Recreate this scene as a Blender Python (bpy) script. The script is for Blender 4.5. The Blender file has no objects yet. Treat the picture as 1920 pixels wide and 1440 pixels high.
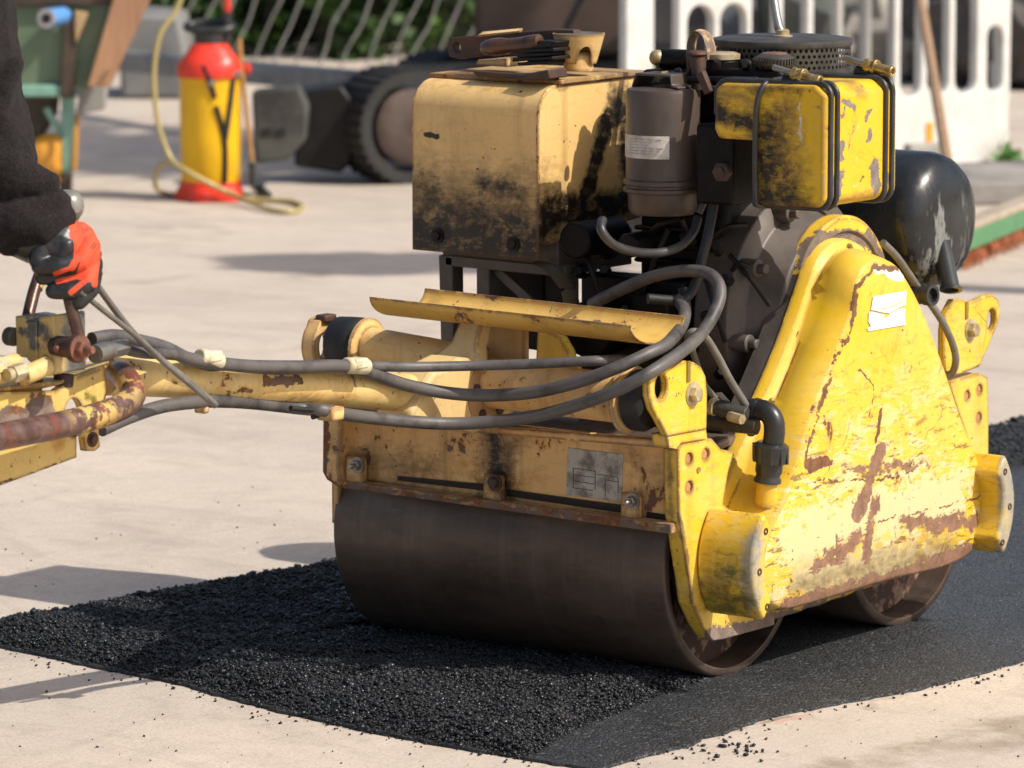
import bpy, bmesh, math, random
import numpy as np
from mathutils import Vector, Matrix, noise as mnoise
random.seed(7); rng = np.random.default_rng(7)
S = bpy.context.scene
COL = S.collection
R = math.radians
# ------------------------------------------------------------------ camera
TH, PI_, FPX, CX, CY, CZ = R(36.7), R(8.0), 8720.0, 3.994, -5.936, 1.465
CAM = Vector((CX, CY, CZ))
RT = Vector((math.cos(TH), math.sin(TH), 0)); FH = Vector((-math.sin(TH), math.cos(TH), 0))
FW = FH*math.cos(PI_) - Vector((0, 0, math.sin(PI_))); UP = FH*math.sin(PI_) + Vector((0, 0, math.cos(PI_)))
cd = bpy.data.cameras.new('camera'); cam = bpy.data.objects.new('camera', cd); COL.objects.link(cam)
cam.location = CAM; cam.rotation_euler = (R(90)-PI_, 0, TH)
cd.sensor_width = 36; cd.lens = 36*FPX/1920; cd.clip_start = .1; cd.clip_end = 400
cd.dof.use_dof = True; cd.dof.focus_distance = 7.0; cd.dof.aperture_fstop = 8.6
S.camera = cam
# ------------------------------------------------------------------ sky and sun
SUN = Vector((.95, .21, 1.0)).normalized()
w = bpy.data.worlds.new('World'); S.world = w; w.use_nodes = True
sky = w.node_tree.nodes.new('ShaderNodeTexSky'); sky.sky_type = 'NISHITA'; sky.sun_disc = False
sky.dust_density = 3.5; sky.ozone_density = .6; sky.sun_elevation = math.asin(SUN.z); sky.sun_rotation = math.atan2(SUN.x, SUN.y)
bg = w.node_tree.nodes['Background']; bg.inputs[1].default_value = .112
w.node_tree.links.new(sky.outputs[0], bg.inputs[0])
sl = bpy.data.lights.new('sun', 'SUN'); sl.energy = 3.95; sl.angle = R(.55); sl.color = (1, .94, .84)
so = bpy.data.objects.new('sun', sl); COL.objects.link(so); so.rotation_euler = SUN.to_track_quat('Z', 'Y').to_euler()
so.location = SUN*30
S.view_settings.view_transform = 'Standard'; S.view_settings.look = 'None'; S.view_settings.gamma = 1
S.view_settings.exposure = .27
S.cycles.use_denoising = True
# ------------------------------------------------------------------ geometry helpers
def at(px, py, X=None, Y=None, Z=None, D=None, O=None, n=None, dy=0):
    d = FW + RT*((px-960)/FPX) - UP*((py-720)/FPX)
    if X is not None: t = (X-CX)/d.x
    elif Y is not None: t = (Y-CY)/d.y
    elif Z is not None: t = (Z-CZ)/d.z
    elif O is not None:
        n = n or FH; t = ((O-CAM).dot(n)+dy)/d.dot(n)
    else: t = D
    return CAM + d*t
def AL(pts, **k): return [at(p[0], p[1], **k) for p in pts]
def V(*a): return Vector(a)
def smooth_path(pts, n=8, closed=False):
    P = [Vector(p) for p in pts]; out = []
    m = len(P); rng_ = range(m if closed else m-1)
    for i in rng_:
        if closed: a, b, c, d = P[i-1], P[i], P[(i+1) % m], P[(i+2) % m]
        else: a, b, c, d = P[max(i-1, 0)], P[i], P[i+1], P[min(i+2, m-1)]
        for k in range(n):
            t = k/n
            out.append(.5*((2*b)+(c-a)*t+(2*a-5*b+4*c-d)*t*t+(3*b-a-3*c+d)*t**3))
    if not closed: out.append(P[-1])
    return out
def frame_of(ax):
    ax = Vector(ax).normalized(); h = V(0, 0, 1) if abs(ax.z) < .9 else V(1, 0, 0)
    u = ax.cross(h).normalized(); return u, ax.cross(u).normalized(), ax
class M:
    def __init__(s): s.v = []; s.f = []
    def add(s, vs, fs):
        o = len(s.v); s.v += [tuple(v) for v in vs]; s.f += [tuple(i+o for i in f) for f in fs]
    def box(s, c, sz, rot=None):
        c = Vector(c); vs = []
        for z in (-.5, .5):
            for x, y in ((-.5, -.5), (.5, -.5), (.5, .5), (-.5, .5)):
                p = V(x*sz[0], y*sz[1], z*sz[2]); vs.append(c+(rot @ p if rot else p))
        s.add(vs, [(3, 2, 1, 0), (4, 5, 6, 7), (0, 1, 5, 4), (1, 2, 6, 5), (2, 3, 7, 6), (3, 0, 4, 7)]); return s
    def bx(s, a, b): # two corners
        a, b = Vector(a), Vector(b); return s.box((a+b)/2, [abs(b[i]-a[i]) for i in range(3)])
    def tube(s, pts, r, n=14, sm=8, closed=False, caps=True, flat=1.0, flat_n=None):
        P = smooth_path(pts, sm, closed) if sm > 1 else [Vector(p) for p in pts]
        m = len(P); rings = []; prev = None
        for i, p in enumerate(P):
            if closed: t = (P[(i+1) % m]-P[i-1]).normalized()
            else: t = (P[min(i+1, m-1)]-P[max(i-1, 0)]).normalized()
            if prev is None:
                u = frame_of(t)[0] if flat_n is None else (flat_n-t*flat_n.dot(t)).normalized()
            else:
                u = prev-t*prev.dot(t) if flat_n is None else flat_n-t*flat_n.dot(t)
                u.normalize()
            prev = u; v = t.cross(u)
            rr = r if not hasattr(r, '__len__') else np.interp(i/(m-1), np.linspace(0, 1, len(r)), r)
            rings.append([p+(u*math.cos(a)*flat+v*math.sin(a))*rr for a in [2*math.pi*k/n for k in range(n)]])
        s.loft(rings, caps=caps and not closed, wrap=closed); return s
    def loft(s, rings, caps=True, wrap=False):
        n = len(rings[0]); m = len(rings); vs = [v for r_ in rings for v in r_]; fs = []
        for i in range(m if wrap else m-1):
            for k in range(n):
                a = i*n+k; b = i*n+(k+1) % n; j = (i+1) % m
                fs.append((a, b, j*n+(k+1) % n, j*n+k))
        if caps: fs.append(tuple(range(n-1, -1, -1))); fs.append(tuple((m-1)*n+k for k in range(n)))
        s.add(vs, fs); return s
    def lathe(s, prof, o, ax=(0, 0, 1), n=40, caps=True, closed=False):
        u, v, a = frame_of(ax); o = Vector(o)
        rings = [[o+a*h+(u*math.cos(2*math.pi*k/n)+v*math.sin(2*math.pi*k/n))*max(r, 1e-4) for k in range(n)] for r, h in prof]
        s.loft(rings, caps=caps and not closed, wrap=closed); return s
    def cyl(s, a, b, r, n=20, r2=None):
        a, b = Vector(a), Vector(b); h = (b-a).length
        return s.lathe([(r, 0), (r if r2 is None else r2, h)], a, b-a, n)
    def prism(s, pts, vec):
        vec = Vector(vec); n = len(pts); P = [Vector(p) for p in pts]
        s.add(P+[p+vec for p in P], [tuple(range(n-1, -1, -1)), tuple(range(n, 2*n))]+[(k, (k+1) % n, n+(k+1) % n, n+k) for k in range(n)]); return s
    def plate(s, outer, holes, vec):
        bm = bmesh.new(); es = []
        for loop in [outer]+holes:
            vv = [bm.verts.new(p) for p in loop]
            es += [bm.edges.new((vv[i], vv[(i+1) % len(vv)])) for i in range(len(vv))]
        bmesh.ops.triangle_fill(bm, use_beauty=True, use_dissolve=False, edges=es)
        g = bmesh.ops.extrude_face_region(bm, geom=bm.faces[:])
        bmesh.ops.translate(bm, vec=Vector(vec), verts=[e for e in g['geom'] if isinstance(e, bmesh.types.BMVert)])
        bmesh.ops.recalc_face_normals(bm, faces=bm.faces[:])
        bm.verts.index_update()
        s.add([v.co.copy() for v in bm.verts], [[v.index for v in f.verts] for f in bm.faces]); bm.free(); return s
    def bolt(s, c, ax, r=.008, h=.007, washer=True, stud=False):
        c = Vector(c); ax = Vector(ax).normalized()
        if washer: s.lathe([(r*1.55, -.002), (r*1.55, .0015)], c, ax, 20)
        s.lathe([(r, .001), (r, h*.85), (r*.85, h)], c, ax, 6)
        if stud: s.lathe([(r*.5, h), (r*.5, h*2), (r*.35, h*2.2)], c, ax, 12)
        return s
    def ball(s, c, r, n=12, sc=(1, 1, 1)):
        rings = []
        for i in range(1, n):
            a = math.pi*i/n
            rings.append([Vector(c)+V(math.sin(a)*math.cos(2*math.pi*k/(2*n))*r*sc[0], math.sin(a)*math.sin(2*math.pi*k/(2*n))*r*sc[1], -math.cos(a)*r*sc[2]) for k in range(2*n)])
        s.loft(rings); return s
def circle(c, r, n=24, ax=(1, 0, 0), r2=None):
    u, v, a = frame_of(ax); return [Vector(c)+u*math.cos(2*math.pi*k/n)*r+v*math.sin(2*math.pi*k/n)*(r2 or r) for k in range(n)]
def obj1(name, m, mat, parent=None, bevel=0, seg=2, ang=38, smooth=True, sub=0):
    me = bpy.data.meshes.new(name); me.from_pydata(m.v, [], m.f); me.update()
    bm = bmesh.new(); bm.from_mesh(me); bmesh.ops.recalc_face_normals(bm, faces=bm.faces[:]); bm.to_mesh(me); bm.free()
    o = bpy.data.objects.new(name, me); COL.objects.link(o)
    if mat: me.materials.append(mat)
    if smooth:
        me.polygons.foreach_set('use_smooth', [True]*len(me.polygons)); me.set_sharp_from_angle(angle=R(ang))
    if parent:
        o.parent = parent
        if parent.type == 'EMPTY': o.location = -parent.location
    if bevel:
        b = o.modifiers.new('bevel', 'BEVEL'); b.width = bevel; b.segments = seg; b.limit_method = 'ANGLE'; b.angle_limit = R(35); b.harden_normals = False
        if smooth: me.polygons.foreach_set('use_smooth', [True]*len(me.polygons))
    if sub:
        b = o.modifiers.new('subsurf', 'SUBSURF'); b.levels = sub; b.render_levels = sub
    return o
def obj(name, m, mat, parent=None, **k):
    """one object per separate piece: pieces whose boxes touch stay together"""
    nv = len(m.v)
    if parent is None or nv > 60000 or name in KEEP: return obj1(name, m, mat, parent, **k)
    par = np.arange(nv)
    def find(i):
        while par[i] != i: par[i] = par[par[i]]; i = par[i]
        return i
    for f in m.f:
        a = find(f[0])
        for i in f[1:]:
            b = find(i)
            if b != a: par[b] = a
    root = np.array([find(i) for i in range(nv)]); ids = np.unique(root)
    if len(ids) == 1 or len(ids) > 150: return obj1(name, m, mat, parent, **k)
    P = np.array(m.v); lo = [P[root == i].min(0)-.0025 for i in ids]; hi = [P[root == i].max(0)+.0025 for i in ids]
    grp = list(range(len(ids)))
    def gf(i):
        while grp[i] != i: i = grp[i]
        return i
    for i in range(len(ids)):
        for j in range(i):
            if (lo[i] <= hi[j]).all() and (lo[j] <= hi[i]).all(): grp[gf(i)] = gf(j)
    gid = {r: gf(n) for n, r in enumerate(ids)}; out = []
    for g in sorted(set(gid.values())):
        mm = M(); idx = [i for i in range(nv) if gid[root[i]] == g]; mp = {i: n for n, i in enumerate(idx)}
        mm.v = [m.v[i] for i in idx]; mm.f = [tuple(mp[i] for i in f) for f in m.f if f[0] in mp]; out.append(obj1(name, mm, mat, parent, **k))
    return out[0]
KEEP = ('body', 'jacket', 'trousers', 'glove', 'glove_cuff', 'boot', 'bristles', 'drum', 'air_cleaner', 'track', 'white')
def thing(name, label, cat, loc, group=None):
    o = bpy.data.objects.new(name, None); o.empty_display_size = .1; COL.objects.link(o); o.location = loc
    o['label'] = label; o['category'] = cat
    if group: o['group'] = group
    return o
def tag(o, label, cat, group=None):
    o['label'] = label; o['category'] = cat
    if group: o['group'] = group
    return o
def kind(o, k): o['kind'] = k; return o
# ------------------------------------------------------------------ material helpers
class NT:
    def __init__(s, name):
        s.m = bpy.data.materials.new(name); s.m.use_nodes = True; s.t = s.m.node_tree
        s.p = s.t.nodes['Principled BSDF']; s.out = s.t.nodes['Material Output']
        s.co = s.n('ShaderNodeTexCoord').outputs['Object']
    def n(s, ty, **k):
        o = s.t.nodes.new(ty)
        for a, b in k.items(): setattr(o, a, b)
        return o
    def set(s, sock, v):
        if isinstance(v, bpy.types.NodeSocket): s.t.links.new(v, sock)
        else:
            if sock.type == 'RGBA' and len(v) == 3: v = (*v, 1)
            sock.default_value = v
    def math(s, op, a, b=0.0, clamp=False):
        o = s.n('ShaderNodeMath', operation=op, use_clamp=clamp); s.set(o.inputs[0], a); s.set(o.inputs[1], b); return o.outputs[0]
    def vm(s, op, a, b=None, out=0):
        o = s.n('ShaderNodeVectorMath', operation=op); s.set(o.inputs[0], a)
        if b is not None: s.set(o.inputs[3] if op == 'SCALE' else o.inputs[1], b)
        return o.outputs[1] if op in ('LENGTH', 'DOT_PRODUCT', 'DISTANCE') else o.outputs[0]
    def noise(s, sc, det=4, ro=.55, vec=None, stretch=None, dist=0, col=False):
        v = vec or s.co
        if stretch: v = s.vm('MULTIPLY', v, stretch)
        o = s.n('ShaderNodeTexNoise'); s.set(o.inputs['Vector'], v); o.inputs['Scale'].default_value = sc
        o.inputs['Detail'].default_value = det; o.inputs['Roughness'].default_value = ro; o.inputs['Distortion'].default_value = dist
        return o.outputs['Color' if col else 'Fac']
    def voro(s, sc, vec=None, feat='F1', out='Distance', rand=1):
        o = s.n('ShaderNodeTexVoronoi', feature=feat); s.set(o.inputs['Vector'], vec or s.co); o.inputs['Scale'].default_value = sc
        o.inputs['Randomness'].default_value = rand; return o.outputs[out]
    def mr(s, v, a, b, c=0.0, d=1.0, smooth=False):
        o = s.n('ShaderNodeMapRange'); o.interpolation_type = 'SMOOTHSTEP' if smooth else 'LINEAR'
        for i, x in enumerate((v, a, b, c, d)): s.set(o.inputs[i], x)
        return o.outputs[0]
    def mix(s, f, a, b):
        o = s.n('ShaderNodeMix', data_type='RGBA'); s.set(o.inputs['Factor'], f)
        s.set(o.inputs[6], a); s.set(o.inputs[7], b); return o.outputs[2]
    def mx(s, a, b): return s.math('MAXIMUM', a, b)
    def mul(s, a, b): return s.math('MULTIPLY', a, b)
    def edge(s, r=.004):
        b = s.n('ShaderNodeBevel'); b.samples = 3; b.inputs['Radius'].default_value = r
        g = s.n('ShaderNodeNewGeometry'); return s.math('SUBTRACT', 1.0, s.vm('DOT_PRODUCT', b.outputs[0], g.outputs['Normal']))
    def warp(s, amt=.02, sc=18): # coordinates bent by noise
        return s.vm('ADD', s.co, s.vm('SCALE', s.vm('SUBTRACT', s.noise(sc, 4, .6, col=True), (.5, .5, .5)), amt*2))
    def seg(s, a, b, r, soft=.5, vec=None): # 1 near the segment a-b
        a, b = Vector(a), Vector(b); ba = b-a; p = s.vm('SUBTRACT', vec or s.co, tuple(a))
        L = max(ba.dot(ba), 1e-9)
        h = s.math('MULTIPLY', s.vm('DOT_PRODUCT', p, tuple(ba)), 1/L, True)
        o = s.n('ShaderNodeVectorMath', operation='SCALE'); o.inputs[0].default_value = ba; s.set(o.inputs[3], h)
        d = s.vm('LENGTH', s.vm('SUBTRACT', p, o.outputs[0]))
        return s.mr(d, r, r*soft, 0, 1)
    def bump(s, h, st=.3, dist=.002, nrm=None):
        o = s.n('ShaderNodeBump'); o.inputs['Strength'].default_value = st; o.inputs['Distance'].default_value = dist
        s.set(o.inputs['Height'], h)
        if nrm: s.set(o.inputs['Normal'], nrm)
        return o.outputs[0]
    def fin(s, col, rough, metal=0.0, nrm=None, spec=None, **k):
        s.set(s.p.inputs['Base Color'], col); s.set(s.p.inputs['Roughness'], rough); s.set(s.p.inputs['Metallic'], metal)
        if nrm: s.set(s.p.inputs['Normal'], nrm)
        if spec is not None: s.set(s.p.inputs['Specular IOR Level'], spec)
        for a, b in k.items(): s.set(s.p.inputs[a.replace('_', ' ')], b)
        return s.m
RUST, RUST2, DARK = (.115, .05, .026), (.28, .115, .035), (.022, .017, .013)
def paint(name, base, fade, rust=.5, spots=.5, edge=.5, scratch=0, low=False, fadeamt=.5, marks=(), rough=.38, runs=.3, patch=(.15, .11, .09), dirt=.25, psc=11):
    """worn machine paint: faded patches, rust patches and specks, chipped edges, scratches, run marks and placed stains"""
    t = NT(name); big = t.noise(5, 5, .6); det = t.noise(psc, 8, .68, dist=.4); fine = t.noise(85, 5, .65)
    col = t.mix(t.mul(t.mr(big, .38, .68), fadeamt), base, fade)
    col = t.mix(t.mul(t.mr(fine, .45, .8), .18), col, tuple(c*.55 for c in base))
    # light scratches across
    if scratch:
        if low:
            sx = t.n('ShaderNodeSeparateXYZ'); t.set(sx.inputs[0], t.co); wgt = t.mul(t.mr(sx.outputs[2], .52, .3, .06, 1), t.mr(sx.outputs[0], .06, .095))
            scratch = t.mul(wgt, scratch)
        s1 = t.noise(8, 8, .74, stretch=(1, 1.3, 3.2), dist=.9); s2 = t.noise(19, 6, .74, stretch=(1, 1, 4.5), dist=.5); s3 = t.noise(30, 5, .7, stretch=(1, 1.6, 9))
        col = t.mix(t.mul(t.mr(s1, .5, .56), scratch), col, (.7, .56, .28)); col = t.mix(t.mul(t.mr(s3, .58, .64), scratch), col, (.76, .66, .42))
        sc2 = t.mul(t.mr(s2, .565, .59), scratch)
        col = t.mix(t.mul(sc2, .8), col, RUST)
        v = t.voro(7, t.warp(.06, 6), 'DISTANCE_TO_EDGE')
        col = t.mix(t.mul(t.mul(t.mr(v, .014, .006), t.mr(det, .48, .56)), scratch), col, RUST)
    # run marks
    rn = t.noise(30, 4, .6, stretch=(1, 1, .08)); col = t.mix(t.mul(t.mr(rn, .52, .75), runs), col, (.2, .115, .03))
    dd = t.noise(3.2, 6, .7); col = t.mix(t.mul(t.mr(dd, .5, .75), dirt), col, (.12, .085, .045))
    e = t.edge(.008); k = t.mul(t.mr(e, .004, .045), t.mr(t.noise(38, 6, .72), .62-.26*edge, .64-.2*edge))
    m = t.mr(det, .70-.2*rust, .715-.2*rust)
    sp = t.mr(t.math('ADD', t.voro(57, t.warp(.03, 30)), t.mr(t.noise(70, 4, .7), .35, .65, .12, -.06)), .22*spots+.02, .13*spots)
    sp = t.mul(sp, t.mr(t.noise(13, 4, .6), .5, .56))
    m = t.mx(m, sp); m = t.mx(m, k)
    halo = t.mr(det, .62-.2*rust, .72-.2*rust)
    col = t.mix(t.mul(halo, .55), col, (.42, .2, .05))
    wp = t.warp(.016, 26); nr = t.math('ADD', t.mul(t.noise(38, 9, .76, dist=.5), .6), t.mul(t.noise(30, 7, .74, stretch=(1, 1, 3.5), dist=.6), .4)); pm = 0.0
    byty = {}
    for mk in marks:
        g = t.mul(t.seg(mk[1], mk[2], mk[3], mk[4] if len(mk) > 4 else .6, wp), mk[5] if len(mk) > 5 else 1.0)
        byty[mk[0]] = g if mk[0] not in byty else t.mx(byty[mk[0]], g)
    cs = {'dark': DARK, 'pale': (.66, .54, .28), 'grey': (.3, .29, .25), 'brown': (.13, .08, .035), 'oil': (.012, .008, .005), 'white': (.8, .78, .7), 'moss': (.16, .15, .03), 'orange': (.45, .22, .04)}
    for ty in ('orange', 'pale', 'white', 'grey', 'moss', 'brown', 'oil', 'dark', 'patch', 'rust'):
        if ty not in byty: continue
        g = byty[ty]; rag = t.math('ADD', g, t.math('MULTIPLY', t.math('SUBTRACT', nr, .5), 3.0))
        lo_, hi_ = {'grey': (.15, 1.15), 'oil': (.1, 1.0), 'dark': (.35, .6), 'brown': (.1, 1.2), 'moss': (.3, .8), 'orange': (.2, .9)}.get(ty, (.42, .52))
        k2 = t.mul(t.mr(rag, lo_, hi_), t.mr(g, 0, .1))
        if ty == 'rust': m = t.mx(m, k2)
        elif ty == 'patch': pm = k2
        else: col = t.mix(k2, col, cs[ty])
    rc = t.mix(t.mr(t.noise(60, 5, .7), .42, .72), RUST, RUST2); rc = t.mix(t.mr(t.noise(22, 3), .45, .6), rc, patch)
    col = t.mix(m, col, rc); col = t.mix(pm, col, t.mix(t.mr(t.noise(55, 6, .75), .36, .66), patch, tuple(c*1.9 for c in patch))); m = t.mx(m, t.math('MULTIPLY', pm, .8))
    ro = t.mr(m, 0, 1, rough, .8); ro = t.math('ADD', ro, t.mul(fine, .16))
    h = t.math('SUBTRACT', t.mul(fine, .25), t.mul(m, .6))
    return t.fin(col, ro, 0.0, t.bump(h, .55, .0016))
def simple(name, c1, c2=None, sc=20, rough=.5, metal=0.0, bumpst=.2, bsc=90, lo=.4, hi=.65, det=6, edgecol=None, rvar=.15, stretch=None, spec=None, **k):
    t = NT(name); f = t.noise(sc, det, .62, stretch=stretch); col = t.mix(t.mr(f, lo, hi), c1, c2 or tuple(c*.6 for c in c1))
    if edgecol: col = t.mix(t.mul(t.mr(t.edge(.004), .015, .12), t.mr(t.noise(40, 4, .7), .4, .5)), col, edgecol)
    g = t.noise(bsc, 5, .65)
    return t.fin(col, t.math('ADD', rough-rvar*.5, t.mul(f, rvar)), metal, t.bump(g, bumpst, .0015), spec, **k)
M_ = {}
YEL, CRM = (.76, .475, .016), (.76, .485, .175)
M_['rust_steel'] = simple('rusted steel', (.058, .038, .033), (.115, .052, .03), 24, .62, .3, .5)
M_['brown_pipe'] = simple('worn brown pipe', (.075, .043, .035), (.15, .085, .06), 30, .34, .45, .25, edgecol=(.3, .2, .15))
M_['black'] = simple('oily black metal', (.006, .0055, .0055), (.014, .012, .011), 16, .5, 0, .4, spec=.3)
M_['engine'] = simple('black engine casting', (.0022, .0022, .0024), (.007, .006, .0058), 22, .5, 0, .6, 45, spec=.2)
M_['housing'] = simple('grey brown housing', (.125, .104, .09), (.06, .05, .042), 9, .55, .1, .3, edgecol=(.13, .115, .1))
M_['filter'] = simple('dull grey canister paint', (.098, .072, .06), (.05, .037, .031), 14, .42, .1, .25, stretch=(1, 1, .35))
M_['gloss_black'] = simple('wet black tank paint', (.017, .019, .021), (.045, .048, .05), 13, .2, 0, .12, 60, stretch=(1, 1, .4))
M_['hose'] = simple('grey rubber hose', (.10, .09, .085), (.035, .032, .031), 17, .5, 0, .3, 120, lo=.48, hi=.66, det=8)
M_['hose_dark'] = simple('black rubber hose', (.026, .025, .026), (.05, .048, .046), 20, .42, 0, .25)
M_['rubber'] = simple('black rubber', (.007, .007, .008), (.018, .018, .018), 20, .6, 0, .3)
M_['plastic'] = simple('black plastic', (.02, .021, .022), (.04, .04, .04), 20, .35, 0, .15)
M_['steel'] = simple('bare steel', (.34, .33, .3), (.2, .18, .16), 30, .38, .75, .2)
M_['brass'] = simple('plated brass', (.5, .36, .13), (.2, .14, .06), 60, .36, .7, .3)
M_['zinc'] = simple('yellowed plating', (.55, .47, .3), (.3, .22, .1), 40, .4, .3, .2)
M_['perf'] = simple('perforated dark steel', (.075, .068, .06), (.04, .035, .03), 30, .55, .35, .3)
M_['alu'] = simple('dirty aluminium plate', (.42, .405, .375), (.17, .155, .14), 34, .5, .35, .4, lo=.42, hi=.6)
M_['cable'] = simple('grey cable', (.12, .11, .095), (.17, .155, .13), 40, .6, 0, .2)
M_['label'] = simple('paper label', (.6, .56, .52), (.42, .38, .35), 50, .6, 0, .1)
M_['ink'] = simple('label ink', (.3, .27, .26), (.36, .33, .31), 90, .7)
def seglist(pts, ty, r, soft=.6, st=1.0, **k):
    P = AL(pts, **k); return [(ty, P[i], P[i+1], r, soft, st) for i in range(len(P)-1)]
#PART2
# ------------------------------------------------------------------ ground
def mat_concrete():
    t = NT('sunlit concrete'); a = t.noise(1.1, 6, .6); b = t.noise(16, 7, .7); c = t.noise(150, 4, .7); d = t.noise(4, 6, .65, stretch=(.65, 1.35, 1), dist=.9)
    col = t.mix(t.mr(a, .35, .68), (.585, .497, .41), (.485, .415, .35))
    col = t.mix(t.mul(t.mr(b, .48, .72), .4), col, (.38, .315, .25))
    col = t.mix(t.mul(t.mr(d, .5, .7), .6), col, (.33, .275, .22)); d2 = t.noise(2.6, 9, .76, stretch=(1.1, .85, 1), dist=1.1); col = t.mix(t.mul(t.mr(d2, .52, .66), .45), col, (.36, .3, .25))
    wp = t.warp(.09, 7)
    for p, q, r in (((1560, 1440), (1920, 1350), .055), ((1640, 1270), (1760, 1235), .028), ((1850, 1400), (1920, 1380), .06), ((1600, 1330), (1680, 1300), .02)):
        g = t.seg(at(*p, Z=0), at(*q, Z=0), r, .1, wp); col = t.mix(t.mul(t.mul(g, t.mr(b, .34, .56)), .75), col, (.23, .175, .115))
    for p, q, r, c_, st in (((268, 427), (312, 428), .05, (.2, .17, .14), .7), ((352, 424), (405, 426), .05, (.2, .17, .14), .6), ((425, 437), (435, 437), .05, (.2, .16, .12), .6), ((250, 530), (340, 520), .06, (.3, .25, .2), .5), ((700, 1395), (860, 1380), .03, (.42, .33, .25), .0), ((1235, 1406), (1330, 1380), .011, (.24, .17, .12), .9), ((1330, 1380), (1480, 1342), .011, (.24, .17, .12), .9), ((1255, 1404), (1300, 1392), .006, (.6, .16, .11), .8), ((1455, 1356), (1540, 1331), .007, (.62, .2, .14), .7), ((1760, 1282), (1830, 1262), .007, (.62, .25, .18), .5), ((40, 1380), (330, 1345), .02, (.42, .35, .28), .5)):
        g = t.seg(at(*p, Z=0), at(*q, Z=0), r, .2, wp if r > .015 else t.warp(.012, 30)); col = t.mix(t.mul(t.mul(g, t.mr(b, .36, .52)), st), col, c_)
    # trodden asphalt dust and smears
    s = t.noise(7, 7, .72, stretch=(1.4, .5, 1), dist=.8); col = t.mix(t.mul(t.mr(s, .63, .7), .45), col, (.2, .17, .14))
    v = t.mr(t.voro(13, t.warp(.02, 20)), .06, .03); col = t.mix(t.mul(v, t.mr(t.noise(3, 3), .45, .6)), col, (.09, .08, .07))
    v = t.mr(t.voro(42), .06, .035); col = t.mix(t.mul(v, .6), col, (.2, .165, .135)); v = t.mr(t.voro(150), .16, .08); col = t.mix(t.mul(t.mul(v, t.mr(t.noise(12, 4, .6), .42, .6)), .5), col, (.2, .17, .145)); d3 = t.noise(26, 7, .75, stretch=(1.6, .5, 1), dist=.6); col = t.mix(t.mul(t.mr(d3, .52, .66), .4), col, (.37, .31, .255))
    col = t.mix(t.mul(t.mr(c, .48, .68), .5), col, (.27, .22, .18)); c3 = t.noise(420, 2, .6); col = t.mix(t.mul(t.mr(c3, .56, .7), .5), col, (.22, .18, .15)); col = t.mix(t.mul(t.mr(c3, .42, .3), .4), col, (.72, .64, .55))
    h = t.math('ADD', t.mul(b, .6), t.mul(c, .5))
    return t.fin(col, .82, 0, t.bump(h, .35, .003))
g = M(); n = 60
def gx(i): s_ = (i/n-.5)*2; return math.copysign(abs(s_)**2.4, s_)*90
g.v = [(gx(i)-3, gx(j)+4, -.0005) for j in range(n+1) for i in range(n+1)]
g.f = [(j*(n+1)+i, j*(n+1)+i+1, (j+1)*(n+1)+i+1, (j+1)*(n+1)+i) for j in range(n) for i in range(n)]
kind(obj('ground', g, mat_concrete(), smooth=False), 'structure')

# asphalt patch: a strip of rolled black top with a loose raked bed still to be rolled
EDGE_F = AL([(-110, 1193), (0, 1215), (180, 1253), (330, 1283), (500, 1330), (660, 1368), (830, 1400), (1000, 1428), (1080, 1441), (1118, 1449)], Z=0)
EDGE_R = AL([(1150, 1437), (1300, 1396), (1420, 1352), (1540, 1328), (1700, 1300), (1800, 1275), (1925, 1240)], Z=0)
EDGE_R += [V(.36, .62, 0), V(.38, 1.2, 0), V(.4, 3, 0), V(.4, 6.2, 0)]
def mat_rolled():
    t = NT('rolled asphalt'); v = t.n('ShaderNodeTexVoronoi', feature='F1'); t.set(v.inputs['Vector'], t.co); v.inputs['Scale'].default_value = 175
    cell = v.outputs['Color']; dist = v.outputs['Distance']; v2 = t.voro(330)
    sep = t.n('ShaderNodeSeparateColor'); t.set(sep.inputs[0], cell)
    f = t.noise(10, 5, .6); col = t.mix(sep.outputs[0], (.014, .0155, .018), (.042, .046, .052)); col = t.mix(t.mul(t.mr(f, .4, .7), .5), col, (.05, .053, .06))
    col = t.mix(t.mul(t.math('GREATER_THAN', sep.outputs[1], .93), .5), col, (.12, .12, .125))
    h = t.math('ADD', t.math('SUBTRACT', t.mul(sep.outputs[2], .7), t.mul(dist, 1.2)), t.mul(v2, -.6))
    return t.fin(col, t.mr(sep.outputs[1], 0, 1, .28, .62), 0, t.bump(h, .8, .004))
def mat_loose():
    t = NT('loose asphalt'); f = t.noise(140, 4, .6); a = t.noise(7, 3)
    col = t.mix(t.mr(f, .35, .7), (.0055, .006, .0075), (.017, .0185, .021)); col = t.mix(t.mul(t.mr(a, .45, .7), .4), col, (.02, .022, .026))
    return t.fin(col, t.mr(t.noise(130, 3, .6), .42, .6, .75, .22), 0, t.bump(t.noise(300, 3, .6), .5, .0012))
MR, ML = mat_rolled(), mat_loose()
loop = EDGE_F + EDGE_R + [V(-1.02, 6.2, 0), V(-1.0, 3, 0), V(-1.03, 1.6, 0), V(-1.1, .4, 0), *AL([(-100, 1188)], Z=0)]
den = []
for i in range(len(loop)):
    a, b = loop[i], loop[(i+1) % len(loop)]; k = max(1, int((b-a).length/.012))
    if (b-a).length > 1.2: k = 20
    for j in range(k):
        p = a.lerp(b, j/k); q = mnoise.noise_vector(p*26)*.008+mnoise.noise_vector(p*90)*.005; den.append(V(p.x+q.x, p.y+q.y, .0045))
am = M(); am.plate(den, [], (0, 0, -.02)); kind(obj('asphalt', am, MR, smooth=False), 'structure')

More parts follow.
